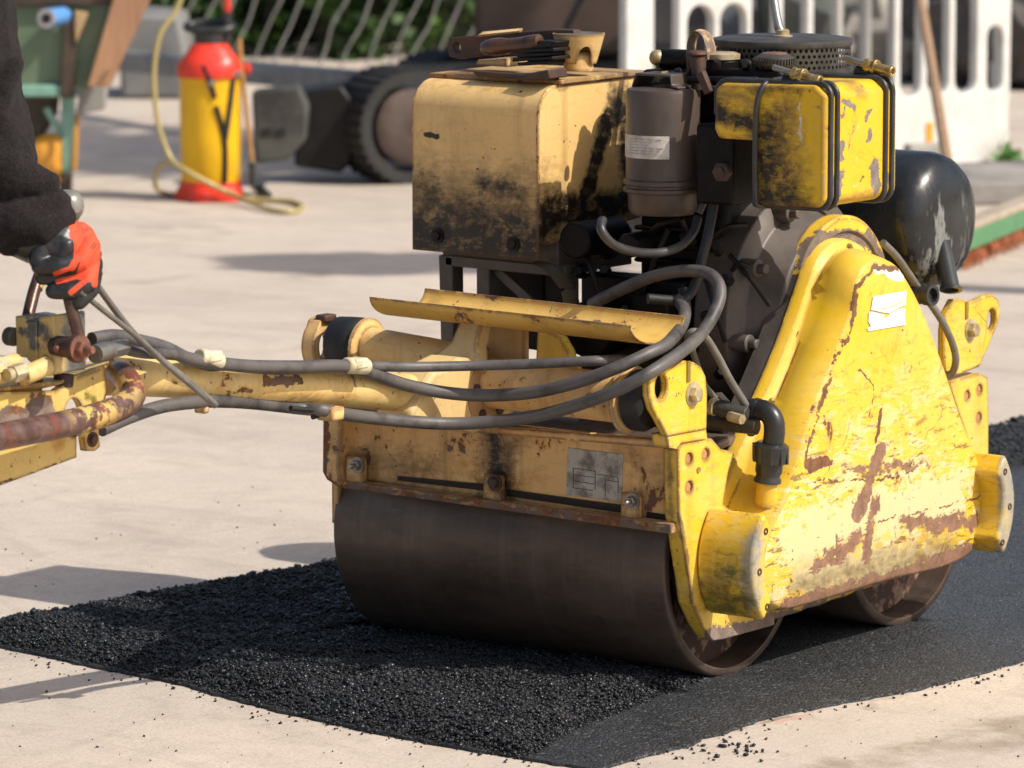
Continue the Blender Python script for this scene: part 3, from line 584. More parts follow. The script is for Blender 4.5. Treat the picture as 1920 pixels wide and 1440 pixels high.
M_['tray'] = paint('tray paint', (.68, .42, .09), (.7, .48, .16), .4, 1.0, .9, .05, False, .5, mk, .42, .3, psc=15)
obj('hose_tray', m, M_['tray'], RO, bevel=.0008)
# --- drawbar
mk = [('rust', at(500, 712, X=-.3), at(560, 712, X=-.3), .012, .2, 1), ('rust', at(430, 735, X=-.3), at(500, 742, X=-.3), .008, .2, 1), ('rust', at(380, 745, X=-.3), at(700, 760, X=-.3), .007, .2, .9), ('orange', at(350, 735, X=-.3), at(700, 748, X=-.3), .014, .2, .5)]
M_['bar'] = paint('drawbar paint', (.68, .47, .17), (.72, .56, .27), .42, 1.0, .4, .1, False, .5, mk, .42, .25, psc=17)
DB = [at(x_, y_, X=-.33) for x_, y_ in ((195, 703), (300, 706), (460, 715), (620, 724), (740, 735), (850, 742))]
m = M(); m.tube(DB, [.029, .0295, .0295, .0295, .029, .029], 36, 6); obj('drawbar', m, M_['bar'], RO)
# --- handle head: bracket plate, valve block, levers, loop
HX = -.29
def Hh(px, py, dx=0): return at(px, py, X=HX+dx)
mk = [('rust', Hh(0, 790, .02), Hh(90, 755, .02), .02, .2, 1), ('patch', Hh(10, 800, .02), Hh(95, 765, .02), .018, .2, 1), ('orange', Hh(120, 780, .02), Hh(110, 830, .02), .022, .2, .8), ('rust', Hh(0, 905, .02), Hh(140, 865, .02), .004, .2, .9), ('moss', Hh(165, 740, .02), Hh(190, 770, .02), .012, .2, .8)]
M_['bracket'] = paint('handle bracket paint', (.68, .46, .12), (.74, .56, .22), .2, .8, .9, .1, False, .5, mk, .42, .3, psc=15)
hole = [Hh(139+18*math.cos(a), 783+37*math.sin(a), .02) for a in [2*math.pi*k/28 for k in range(28)]]
m = M(); m.plate([Hh(-190, 795, .02), Hh(0, 735, .02), Hh(105, 733, .02), Hh(135, 712, .02), Hh(195, 690, .02), Hh(200, 740, .02), Hh(185, 800, .02), Hh(188, 838, .02), Hh(178, 846, .02), Hh(162, 846, .02), Hh(158, 820, .02), Hh(144, 815, .02), Hh(144, 858, .02), Hh(0, 911, .02), Hh(-190, 985, .02)], [hole], (-.012, 0, 0)); HB = obj('handle_bracket', m, M_['bracket'], RO, bevel=.003)
m = M(); m.prism([Hh(-190, 790, .02), Hh(0, 733, .02), Hh(110, 722, .02), Hh(200, 690, .02), Hh(205, 676, -.06), Hh(90, 706, -.06), Hh(-190, 770, -.06)], (0, .004, .006)); obj('top_plate', m, M_['bracket'], HB, bevel=.002)
m = M(); m.bolt(Hh(173, 824, .02), (1, 0, 0), .007, .006); m.bolt(Hh(25, 738, 0), (0, 0, 1), .01, .01); obj('bolt', m, M_['rust_steel'], HB)
LPp = [at(x_, y_, X=xx) for x_, y_, xx in ((222, 700, -.29), (232, 706, -.265), (246, 726, -.235), (248, 742, -.225), (232, 760, -.22), (190, 777, -.215), (120, 795, -.21), (0, 819, -.2), (-120, 842, -.19), (-330, 880, -.18))]
t = NT('worn brown pipe with paint'); f1 = t.noise(24, 7, .7); ch = t.mul(t.mr(f1, .5, .54), t.seg(Hh(222, 700, .06), Hh(170, 778, .09), .055, .3))
col = t.mix(t.mr(t.noise(40, 5, .7), .4, .7), (.085, .043, .034), (.2, .12, .095)); col = t.mix(t.mul(t.mr(t.noise(15, 4, .6), .55, .6), .7), col, (.22, .06, .035)); col = t.mix(ch, col, (.62, .42, .13))
m = M(); m.tube(LPp, .0185, 24, 8); obj('guide_loop', m, t.fin(col, .36, .2, t.bump(f1, .25, .001)), RO)
# valve block
vb = at(150, 660, X=-.285); rot = Matrix.Rotation(R(10), 3, 'X')
t = NT('steel valve with paint remains'); f1 = t.noise(22, 7, .65); msk = t.mul(t.mr(f1, .44, .5), t.mr(t.vm('DOT_PRODUCT', t.co, (0, -1, 0)), at(75, 640, X=-.27).y*-1-.03, at(75, 640, X=-.27).y*-1-.012))
col = t.mix(msk, t.mix(t.mr(t.noise(60, 4), .4, .6), (.2, .195, .18), (.13, .125, .115)), (.6, .43, .16)); M_['valve'] = t.fin(col, .4, t.mr(msk, 0, 1, .6, 0), t.bump(f1, .2, .001))
tl = at(70, 590, X=-.285)
def vbox(x0, x1, y0, y1, dX0, dX1): # px rectangle extruded in X
    mm = M(); mm.prism([at(x0, y0, X=-.285+dX1), at(x0, y1, X=-.285+dX1), at(x1, y1, X=-.285+dX1), at(x1, y0, X=-.285+dX1)], (dX0-dX1, 0, 0)); return mm
YV = at(75, 640, X=-.27).y
def VB(px, py): return at(px, py, Y=YV)
m = M(); m.prism([VB(68, 595), VB(70, 700), VB(103, 703), VB(101, 590)], (0, .065, 0)); VBo = obj('valve_block', m, M_['valve'], RO, bevel=.004, seg=3)
m = M(); m.prism([VB(28, 592), VB(30, 668), VB(52, 672), VB(50, 596)], (0, .062, 0)); m.prism([VB(49, 600), VB(50, 675), VB(70, 690), VB(68, 602)], (0, .06, 0)); obj('valve_section', m, M_['valve'], VBo, bevel=.002)
m = M(); m.cyl(VB(14, 630), VB(29, 632), .013, 24); obj('valve_cap', m, M_['housing'], VBo, bevel=.002)
lp = at(150, 654, X=-.2); m = M(); m.lathe([(.014, -.05), (.015, -.012), (.0195, -.01), (.0195, .0)], lp, (1, -.1, 0), 28); obj('lever_boss', m, M_['rust_steel'], VBo)
m = M(); m.bolt(lp, (1, -.1, 0), .012, .012, True, True); m.bolt(at(113, 652, Y=YV-.001), (.2, -1, 0), .008, .006, True, True); obj('bolt', m, simple('rusty bolt', (.22, .085, .05), (.1, .05, .035), 50, .6), VBo)
LVT = at(131, 383, X=-.262)
LV = [at(150, 640, X=-.21), at(140, 600, X=-.215), at(130, 562, X=-.222), at(118, 500, X=-.238), at(122, 430, X=-.25), LVT]
m = M(); m.tube(LV, .0085, 20, 6); LEV = obj('control_lever', m, M_['brown_pipe'], RO)
kn = at(128, 386, X=-.262); m = M(); m.lathe([(.004, -.022), (.015, -.019), (.0205, -.008), (.0218, -.0006), (.021, 0), (.0218, .0006), (.0205, .008), (.015, .018), (.007, .0215), (.001, .022)], kn, V(.25, -.2, 1), 32)
obj('knob', m, simple('grey knob', (.2, .19, .165), (.26, .25, .22), 20, .33, .2, .05), LEV)
m = M(); m.tube([at(52, 596, X=-.33), at(58, 570, X=-.335), at(66, 540, X=-.342), at(80, 500, X=-.35)], .0088, 18, 4); L2 = obj('control_lever', m, M_['brown_pipe'], RO)
m = M(); m.tube([at(68, 541, X=-.342), at(76, 518, X=-.346)], .0092, 18, 1); obj('lever_sleeve', m, M_['yel'], L2)
# pipe stubs on the valve, left
m = M(); m.cyl(at(-60, 722, X=-.27), at(22, 697, X=-.27), .012, 20); m.cyl(at(42, 706, X=-.25), at(88, 686, X=-.25), .013, 20); m.cyl(at(-90, 700, X=-.29), at(30, 680, X=-.29), .013, 20); st_ = obj('pipe_stub', m, M_['bar'], VBo)
m = M(); m.cyl(at(12, 704, X=-.25), at(22, 701, X=-.25), .009, 16); m.cyl(at(22, 702, X=-.25), at(44, 695, X=-.25), .0125, 6); m.cyl(at(-20, 690, X=-.28), at(8, 684, X=-.28), .015, 6); obj('union_nut', m, M_['zinc'], VBo)
m = M(); m.cyl(at(178, 664, X=-.23), at(206, 656, X=-.235), .013, 20); m.cyl(at(205, 657, X=-.235), at(232, 650, X=-.24), .0125, 6); obj('union_nut', m, M_['steel'], VBo)
m = M(); m.prism(AL([(62, 705), (64, 735), (80, 735), (82, 700)], X=-.28), (-.03, 0, 0)); m.cyl(at(118, 725, X=-.28), at(120, 700, X=-.28), .014, 16); obj('valve_foot', m, M_['rust_steel'], VBo, bevel=.002)
# --- hoses
def hose(pts, r, mat, name='hose', n=16, parent=RO):
    m = M(); m.tube([at(p[0], p[1], X=p[2]) if len(p) == 3 else at(p[0], p[1], Y=p[3]) for p in pts], r, n, 8); return obj(name, m, mat, parent)
Y_ = None
H1 = hose([(172, 636, -.28), (215, 630, -.28), (265, 640, -.28), (310, 652, -.28), (352, 672, -.28), (400, 680, -.28), (470, 687, -.28), (560, 688, -.28), (640, 687, -.28), (700, 702, 0, -.53), (770, 724, 0, -.45), (850, 738, 0, -.38), (930, 741, 0, -.345), (1010, 734, 0, -.335), (1090, 714, 0, -.325), (1160, 688, 0, -.31), (1215, 663, 0, -.27), (1250, 645, 0, -.22), (1276, 615, 0, -.13), (1284, 585, 0, -.09), (1272, 562, 0, -.05)], .0098, M_['hose'])
H2 = hose([(235, 655, -.25), (268, 662, -.25), (310, 664, -.26), (350, 670, -.29), (400, 690, -.31), (470, 694, -.31), (600, 690, -.3), (690, 687, 0, -.54), (780, 688, 0, -.45), (880, 686, 0, -.38), (980, 683, 0, -.34), (1060, 679, 0, -.31), (1130, 676, 0, -.28), (1180, 675, 0, -.2)], .0078, M_['hose'])
H3 = hose([(190, 806, -.3), (240, 783, -.3), (300, 763, -.3), (355, 755, -.3), (400, 752, -.31), (470, 755, -.32), (560, 765, -.32), (610, 770, -.29), (660, 779, 0, -.57), (740, 788, 0, -.48), (830, 794, 0, -.4), (920, 791, 0, -.355), (1010, 779, 0, -.34), (1090, 757, 0, -.335), (1160, 730, 0, -.33), (1222, 697, 0, -.305), (1290, 650, 0, -.2), (1325, 612, 0, -.12), (1348, 565, 0, -.08), (1347, 532, 0, -.06), (1325, 512, 0, -.05), (1280, 508, 0, -.04), (1220, 520, 0, -.03), (1160, 545, 0, -.02), (1110, 570, 0, 0)], .0098, M_['hose'])
hose([(1298, 655, .012), (1290, 632, .012), (1302, 622, .022), (1322, 632, .025), (1345, 668, .03), (1370, 715, .035), (1398, 760, .045), (1408, 790, .045), (1408, 815, .04)], .0062, M_['cable'], 'water_hose', 12)
hose([(1296, 650, .0), (1304, 675, .0), (1320, 720, .0), (1340, 745, .0), (1352, 755, .0)], .005, M_['cable'], 'water_hose', 12)
hose([(1130, 412, -.14), (1128, 432, -.13), (1150, 458, -.12), (1190, 472, -.11), (1235, 474, -.1), (1275, 462, -.09), (1300, 435, -.09), (1308, 410, -.1)], .0072, M_['hose_dark'], 'fuel_hose')
hose([(1310, 400, -.09), (1330, 350, -.08), (1340, 300, -.08)], .006, M_['hose_dark'], 'fuel_hose'); hose([(1215, 560, -.1), (1290, 555, -.06), (1320, 470, -.05), (1335, 400, -.06), (1345, 340, -.07)], .008, M_['rubber'], 'fuel_hose')
hose([(1240, 690, -.13), (1285, 600, -.08), (1280, 540, -.09)], .0075, M_['rubber'], 'fuel_hose')
# clamps over the hoses
for x_, y_, dx in ((393, 674, -.28), (668, 687, -.28)):
    m = M(); p, q2 = at(x_-20, y_-2 if x_ > 500 else y_-6, X=dx), at(x_+20, y_ if x_ > 500 else y_+4, X=dx); m.tube([p, q2], .0122, 16, 1); m.box((p+q2)/2+V(0, 0, .004), (.026, .03, .016), Matrix.Rotation(0, 3, 'Z')); obj('hose_clip', m, simple('pale clip %d' % x_, (.62, .56, .4), (.4, .34, .2), 40, .5), RO, bevel=.003)
m = M(); m.box(at(620, 775, X=-.29), (.03, .03, .02)); m.box(at(378, 758, X=-.31), (.02, .012, .026)); obj('hose_clip', m, M_['cream'], RO, bevel=.003)
m = M(); m.tube(AL([(545, 765), (570, 768), (590, 770), (597, 778), (586, 782)], X=-.3), .004, 8, 3); obj('cable_tie', m, M_['rubber'], RO)
hose([(172, 520, -.21), (200, 560, -.22), (248, 622, -.23), (300, 672, -.235), (350, 712, -.24), (404, 759, -.25)], .0048, M_['cable'], 'throttle_cable', 10)
hose([(150, 545, -.2), (185, 575, -.205), (240, 618, -.215), (275, 648, -.225), (310, 682, -.23), (350, 716, -.237), (403, 761, -.252)], .004, M_['cable'], 'throttle_cable', 10)
# ------------------------------------------------------------------ engine and tanks
# oil tank: box with a rolled front top edge
OY = 0.0
a0, a1 = at(772, 300, Y=OY).x, at(1009, 300, Y=OY).x
zb, zt = at(1008, 488, Y=OY).z, .905
def OT(px, py): return at(px, py, Y=OY)
prof = [(OY, zb)]; r_ = .05
for k in range(9):
    a = R(180-90*k/8); prof.append((OY+r_+math.cos(a)*r_, zt-r_+math.sin(a)*r_))
prof += [(OY+.285, zt+.002), (OY+.285, zb+.045), (OY+.004, zb+.02), (OY+.004, zb)]
m = M(); m.prism([V(a0, y_, z_) for y_, z_ in prof], (a1-a0, 0, 0))
mk = seglist([(775, 440), (870, 455), (1005, 470)], 'oil', .085, .25, 1, Y=OY) + seglist([(780, 430), (850, 400), (1000, 425)], 'oil', .04, .1, .9, Y=OY) + seglist([(800, 475), (1000, 495)], 'oil', .036, .5, 1, Y=OY)
mk += seglist([(785, 370), (880, 385), (985, 380)], 'brown', .09, .05, 1, Y=OY) + seglist([(905, 345), (960, 360)], 'oil', .03, .1, .8, Y=OY) + seglist([(800, 345), (830, 400)], 'oil', .032, .1, .75, Y=OY)
mk += seglist([(797, 253), (821, 254)], 'dark', .0058, .7, 1, Y=OY) + seglist([(950, 195), (985, 165)], 'rust', .003, .3, 1, Y=OY+.02) + seglist([(1007, 180), (1009, 480)], 'rust', .0022, .3, .7, Y=OY)
mk += seglist([(775, 190), (772, 450)], 'rust', .002, .3, .7, Y=OY) + seglist([(990, 170), (800, 150)], 'orange', .014, .1, .4, Y=OY+.02)
mk += seglist([(1035, 400), (1010, 470)], 'oil', .05, .4, 1, X=a1) + seglist([(1040, 395), (1110, 392), (1200, 380)], 'oil', .036, .4, 1, X=a1) + seglist([(1140, 220), (1110, 330), (1088, 385)], 'oil', .026, .5, 1, X=a1) + seglist([(1165, 200), (1190, 330)], 'oil', .045, .5, 1, X=a1)
mk += seglist([(1150, 150), (1150, 215)], 'brown', .02, .2, .8, X=a1) + seglist([(1030, 165), (1180, 140)], 'brown', .008, .2, .7, X=a1)
M_['oil'] = paint('oil tank paint', (.78, .50, .185), (.78, .53, .24), .12, .6, .8, .1, False, .6, mk, .36, .4, patch=(.09, .06, .04), dirt=.4)
OTk = obj('oil_tank', m, M_['oil'], RO, bevel=.005, seg=3)
# scratches of bare paint in the grime are part of the paint; bottom bolts:
m = M()
for p in ((820, 442), (962, 458)): m.bolt(at(*p, Y=OY-.001), (0, -1, 0), .008, .007)
obj('bolt', m, M_['black'], OTk)
m = M(); m.prism([V(a0-.004, OY+.05, zt), V(a1+.006, OY+.05, zt), V(a1+.006, OY+.29, zt+.002), V(a0-.004, OY+.29, zt+.002)], (0, 0, .008)); obj('tank_lid', m, paint('tank lid paint', (.5, .32, .1), (.2, .12, .07), .62, .9, .9, .1, False, .8, (), .55, .3, dirt=.7, psc=18), OTk, bevel=.002)
m = M(); m.prism(AL([(885, 133), (1030, 143), (1028, 152), (890, 142)], Y=.03), (0, .03, 0)); m.prism(AL([(968, 142), (1028, 130), (1030, 148), (968, 150)], Y=.02), (0, .05, 0)); obj('lid_latch', m, M_['rust_steel'], OTk, bevel=.002)
# tools / starter handle on top
def T(px, py, y): return at(px, py, Y=y)
m = M()
O_ = [T(x_, y_, .12) for x_, y_ in ((838, 86), (840, 75), (848, 70), (960, 60), (1040, 55), (1075, 56), (1080, 75), (1010, 88), (960, 95), (860, 111), (842, 106))]
m.plate(O_, [circle(T(856, 89, .12), .008, 20, (0, 1, 0))], (0, .02, 0)); TB = obj('crank_bracket', m, M_['rust_steel'], RO, bevel=.002)
m = M(); m.prism([T(895, 70, .115), T(975, 62, .115), T(980, 57, .16), T(905, 64, .16)], (0, 0, .004)); obj('painted_strip', m, M_['cream'], TB, bevel=.001)
m = M(); m.prism([T(890, 122, .1), T(895, 112, .1), T(950, 108, .1), T(950, 126, .1)], (0, .06, 0)); m.prism([T(1030, 118, .1), T(1030, 95, .1), T(1048, 95, .1), T(1048, 118, .1)], (0, .04, 0)); obj('bracket_foot', m, M_['cream'], TB, bevel=.002)
m = M(); m.tube([T(905, 90, .07), T(930, 88, .07), T(955, 86, .07), T(985, 83, .07), T(1012, 78, .07)], [.008, .0142, .0148, .012, .0125, .0135, .012], 24, 4); obj('crank_handle', m, simple('polished brown handle', (.12, .055, .03), (.035, .025, .025), 28, .14, .3, .1), TB)
m = M()
for dz, w2, d in ((0, 30, 0), (8, 40, 0), (16, 32, 0), (24, 42, 0), (32, 34, 0)):
    m.prism([T(1000-w2, 124-dz, .06), T(1000+w2-4, 121-dz, .06), T(1000+w2-4, 114-dz, .06), T(1000-w2, 117-dz, .06)], (0, .05, 0))
m.prism([T(980, 96, .062), T(1038, 90, .062), T(1042, 78, .062), T(1010, 76, .062)], (0, .04, 0)); obj('black_clamp', m, M_['black'], TB, bevel=.0015)
# filler cup with arched cut-outs
cc = T(1085, 118, .14); hp = .048; m = M(); nn = 64; rings = [[], [], [], []]
for k in range(nn):
    a = 2*math.pi*k/nn; ph = (a-R(-35)+math.pi/4) % (math.pi/2)-math.pi/4
    low = max(0, .6*math.sqrt(max(0, 1-(ph/.42)**2)))*hp if abs(ph) < .42 else 0
    def rr(h): return .029+.0135*(h/hp)
    for j, (h, dr) in enumerate(((low, 0), (hp, 0), (hp, -.003), (low, -.003))): rings[j].append(cc+V(math.cos(a)*(rr(h)+dr), math.sin(a)*(rr(h)+dr), h))
m.loft(rings, caps=False, wrap=True); CU = obj('filler_cup', m, M_['cream'], RO, ang=30)
m = M(); m.lathe([(.0405, hp-.004), (.0405, hp-.001), (.02, hp+.001), (.001, hp+.001)], cc, (0, 0, 1), 40); obj('cup_top', m, M_['housing'], CU)
m = M(); m.lathe([(.024, -.012), (.024, .014), (.02, .018)], cc, (0, 0, 1), 24); obj('filler_neck', m, M_['cream'], CU)
m = M(); m.bx((a0+.02, .055, zb-.03), (a1+.0, .26, zb+.03)); m.prism([T(822, 478, .05), T(848, 482, .05), T(850, 640, .05), T(826, 640, .05)], (0, .03, 0)); m.prism([T(834, 478, .05), T(1060, 500, .05), T(1060, 520, .05), T(834, 498, .05)], (0, .03, 0)); m.prism([T(893, 488, .06), T(918, 490, .06), T(916, 600, .06), T(893, 600, .06)], (0, .03, 0)); m.prism([T(920, 510, .07), T(940, 505, .07), T(1000, 560, .07), T(985, 570, .07)], (0, .01, 0))
obj('tank_frame', m, M_['housing'], RO, bevel=.002)
fp = [T(x_, y_, .03) for x_, y_ in ((1005, 492), (1030, 500), (1050, 520), (1066, 545), (1074, 585), (1074, 620))]
m = M(); m.tube(fp, .022, 4, 5, flat=.12, flat_n=V(-.55, 0, 1)); obj('curved_guard', m, simple('dirty olive guard', (.09, .068, .035), (.05, .04, .028), 20, .55), RO, bevel=.001)
# canister filter
FC = V(-.172, .05, 0); fr_ = .0585; fz0, fz1 = at(1242, 398, Y=.0).z, at(1242, 172, Y=.0).z
m = M(); m.lathe([(fr_*.85, fz0-.008), (fr_*.93, fz0), (fr_*.95, fz0+.03), (fr_, fz0+.032), (fr_, fz1-.006), (fr_*.97, fz1), (fr_*.8, fz1+.003), (.01, fz1+.006)], FC, (0, 0, 1), 56); FI = obj('canister_filter', m, M_['filter'], RO)
m = M(); m.lathe([(fr_*1.0, fz0+.026), (fr_*1.07, fz0+.028), (fr_*1.07, fz0+.033), (fr_*1.01, fz0+.035), (fr_*1.01, fz0+.038), (fr_*1.07, fz0+.04), (fr_*1.07, fz0+.046), (fr_, fz0+.048)], FC, (0, 0, 1), 56); obj('clamp_band', m, M_['filter'], FI)
m = M(); cz = fz1+.003; m.prism([FC+V(x_*1.0, -.028, cz+z_) for x_, z_ in ((-.042, 0), (-.034, .022), (.034, .022), (.036, .006), (.048, .003), (.048, 0), (.033, .002), (.031, .018), (-.031, .018), (-.039, 0))], (0, .052, 0)); obj('clip_bracket', m, M_['filter'], FI, bevel=.0012)
# curved label with lines of print
u0 = math.atan2(-1, .0)
def curved(a0_, a1_, z0_, z1_, rr2, mat, name, parent, k=14):
    mm = M(); rs = []
    for i in range(k+1):
        a = a0_+(a1_-a0_)*i/k; rs.append([FC+V(math.cos(a)*(rr2+d), math.sin(a)*(rr2+d), z) for d, z in ((0, z0_), (0, z1_), (.0006, z1_), (.0006, z0_))])
    mm.loft(rs); return obj(name, mm, mat, parent)
ca = -TH-.0+R(-90)  # faces the camera side
vc = math.atan2(CAM.y-FC.y, CAM.x-FC.x)
lz0, lz1 = at(1210, 297, Y=0).z, at(1210, 254, Y=0).z
LB = curved(vc-1.5, vc+.17, lz0, lz1, fr_+.0004, M_['label'], 'label', FI)
for i in range(6):
    z_ = lz1-.006-i*.0045; a = vc-1.1+random.uniform(0, .1)
    for j in range(5):
        wd = random.uniform(.08, .2)
        if a+wd > vc+.05: break
        curved(a, a+wd, z_, z_+.0011, fr_+.0011, M_['ink'], 'print', LB, 4); a += wd+.05
# fuel tank
FY = 0.0
def FT(px, py): return at(px, py, Y=FY)
xl, xr = FT(1338, 200).x, FT(1548, 200).x; zt2 = FT(1400, 158).z; zb2 = FT(1500, 388).z; zm = FT(1380, 262).z; xm = FT(1416, 300).x
fl_ = .205
outl = [(xl+.008, zm), (xl, zm+.015), (xl+.002, zt2-.01), (xl+.014, zt2), (xr-.02, zt2+.004), (xr, zt2-.012), (xr, zb2+.012), (xr-.012, zb2), (xm+.008, zb2-.002), (xm, zb2+.008), (xm, zm)]
m = M(); m.prism([V(a, FY, b) for a, b in outl], (0, fl_, 0))
mk = seglist([(1436, 250), (1440, 375)], 'oil', .06, .1, 1, Y=FY) + seglist([(1450, 350), (1500, 380)], 'oil', .04, .2, .9, Y=FY) + seglist([(1470, 220), (1480, 330)], 'brown', .05, .1, .8, Y=FY) + seglist([(1345, 210), (1410, 235)], 'oil', .026, .2, 1, Y=FY) + seglist([(1350, 180), (1405, 185)], 'brown', .02, .1, .8, Y=FY) + seglist([(1400, 165), (1500, 170)], 'oil', .012, .15, .6, Y=FY)+seglist([(1490, 200), (1480, 260)], 'brown', .022, .1, .75, Y=FY)
mk += seglist([(1500, 195), (1500, 290)], 'white', .006, .3, .6, Y=FY)
def FS(px, py): return at(px, py, X=xr)
for p, q2, rr2 in (((1572, 330), (1568, 372), .014), ((1580, 270), (1578, 290), .008), ((1582, 190), (1600, 196), .006), ((1584, 205), (1582, 215), .005), ((1636, 200), (1624, 225), .004), ((1640, 310), (1642, 345), .012), ((1630, 245), (1628, 260), .005), ((1560, 172), (1580, 165), .007), ((1650, 150), (1680, 148), .006), ((1660, 330), (1668, 350), .006)):
    mk.append(('patch', FS(*p), FS(*q2), rr2*1.5, .3, 1))
mk += [('orange', FS(1560, 380), FS(1680, 350), .012, .2, .6), ('brown', V(xl, FY+.1, zt2), V(xr, FY+.1, zt2), .035, .2, .7), ('pale', FS(1610, 230), FS(1606, 360), .012, .2, .35)]
M_['fuel'] = paint('fuel tank paint', (.75, .46, .009), (.76, .54, .1), .36, .9, .95, .06, False, .25, mk, .3, .15, patch=(.14, .115, .1), dirt=.12, psc=18)
FTk = obj('fuel_tank', m, M_['fuel'], RO, bevel=.015, seg=5)
def loopstrap(y, off=.003, r=.0042):
    q_ = [(xl-.002, zt2-.05), (xl-.002, zt2+.003), (xr+.002, zt2+.006), (xr+.002, zb2-.002), (xm-.002, zb2-.003), (xm-.002, zm)]; P = [V(q_[0][0], y, q_[0][1])]
    for i in range(1, len(q_)-1):
        c = V(q_[i][0], y, q_[i][1]); a = (V(q_[i-1][0], y, q_[i-1][1])-c).normalized(); b = (V(q_[i+1][0], y, q_[i+1][1])-c).normalized(); rr_ = .02
        for k in range(7):
            t_ = R(90*k/6); P.append(c+a*rr_*(1-math.sin(t_))+b*rr_*(1-math.cos(t_)))
    P.append(V(q_[-1][0], y, q_[-1][1])); return P
for y_ in (.012, .030, .168, .187):
    m = M(); m.tube(loopstrap(y_), .0046, 10, 1); obj('strap', m, M_['hose_dark'], FTk)
m = M(); sx = FT(1426, 300).x; m.tube([V(sx+.006, .1, zt2+.006), V(sx+.005, .02, zt2+.005), V(sx+.002, -.003, zt2-.008), V(sx-.006, -.0045, zm+.04), V(sx-.006, -.0045, zb2+.02), V(sx-.002, .0, zb2-.002), V(sx, .1, zb2-.006)], .0046, 10, 5); obj('strap', m, M_['hose_dark'], FTk)
# strap tensioners: rod, nut, brass barrel
for px_, py_, y_ in ((1500, 141, .02), (1636, 124, .178)):
    c = at(px_, py_, Y=y_); d = V(.97, -.02, -.2).normalized(); m = M(); m.cyl(c-d*.05, c-d*.012, .0046, 14); tn = obj('strap_tensioner', m, M_['steel'], FTk)
    m = M(); m.cyl(c-d*.014, c-d*.004, .0105, 6); m.cyl(c+d*.002, c+d*.008, .012, 20); m.cyl(c-d*.002, c+d*.034, .0078, 18); m.lathe([(.0092, 0), (.0092, .008), (.005, .0085), (.005, .004)], c+d*.03, d, 18); m.ball(c-d*.008-V(0, 0, .004), .0095, 6); obj('tension_barrel', m, M_['brass'], tn, bevel=.0008)
    m = M(); m.cyl(c-d*.03-V(0, 0, .014), c+d*.01-V(0, 0, .014), .008, 10); obj('strap_eye', m, M_['rubber'], tn)
# filler cap in front of the air cleaner
m = M(); fc = at(1452, 118, Y=.12); m.lathe([(.02, -.03), (.02, -.004), (.031, -.003), (.0325, .003), (.031, .009), (.022, .014), (.002, .0155)], fc, (0, 0, 1), 48); CP = obj('fuel_cap', m, M_['perf'], FTk)
m = M()
for k in range(40):
    a = 2*math.pi*k/40; m.box(fc+V(math.cos(a)*.0325, math.sin(a)*.0325, .003), (.003, .0022, .009), Matrix.Rotation(a, 3, 'Z'))
obj('cap_ridge', m, M_['perf'], CP); m = M(); m.lathe([(.021, .0142), (.018, .0165), (.001, .0175)], fc, (0, 0, 1), 32); obj('cap_disc', m, simple('rusty cap top', (.16, .08, .065), (.09, .05, .04), 30, .6), CP)
# perforated air cleaner
ac = at(1467, 92, Y=.25); ar = .109; hh = .036; z0 = ac.z-.028; nC, nR = 74, 4; m = M()
vs = []; fs = []
def cyl_pt(u, v_): return V(ac.x+math.cos(u)*ar, ac.y+math.sin(u)*ar, v_)
for j in range(nR):
    for i in range(nC):
        du = 2*math.pi/nC; u = (i+(j % 2)*.5)*du; dv = hh/nR; vv = z0+(j+.5)*dv; o = len(vs)
        sq = [(-1, -1), (0, -1), (1, -1), (1, 0), (1, 1), (0, 1), (-1, 1), (-1, 0)]
        for a, b in sq: vs.append(cyl_pt(u+a*du/2, vv+b*dv/2))
        for k in range(8):
            an = R(-135+45*k); vs.append(cyl_pt(u+math.cos(an)*du*.30, vv+math.sin(an)*dv*.33))
        for k in range(8): fs.append((o+k, o+(k+1) % 8, o+8+(k+1) % 8, o+8+k))
m.add(vs, fs); AC = obj('air_cleaner', m, M_['perf'], RO, smooth=False)
m = M(); m.lathe([(ar-.004, hh+.0005), (ar+.002, hh), (ar+.003, hh+.004), (ar+.002, hh+.009), (ar-.01, hh+.0115), (.02, hh+.012), (.001, hh+.012)], V(ac.x, ac.y, z0), (0, 0, 1), 72); m.lathe([(ar+.002, -.006), (ar+.003, 0), (ar-.004, .0004), (.01, -.006)], V(ac.x, ac.y, z0), (0, 0, 1), 72); obj('cleaner_lid', m, M_['perf'], AC)
m = M(); m.lathe([(ar-.02, 0), (ar-.02, hh)], V(ac.x, ac.y, z0), (0, 0, 1), 48); obj('filter_core', m, M_['rubber'], AC)
tp = V(ac.x, ac.y, z0+hh+.012); m = M(); m.lathe([(.016, 0), (.016, .002), (.011, .003), (.011, .01), (.007, .012)], tp, (0, 0, 1), 20); obj('wing_nut', m, M_['zinc'], AC)
m = M(); m.tube([tp+V(0, 0, .004), tp+V(-.012, 0, .03), tp+V(-.055, .03, .16), tp+V(-.1, .06, .3)], .0075, 16, 4); obj('prop_rod', m, M_['steel'], AC)
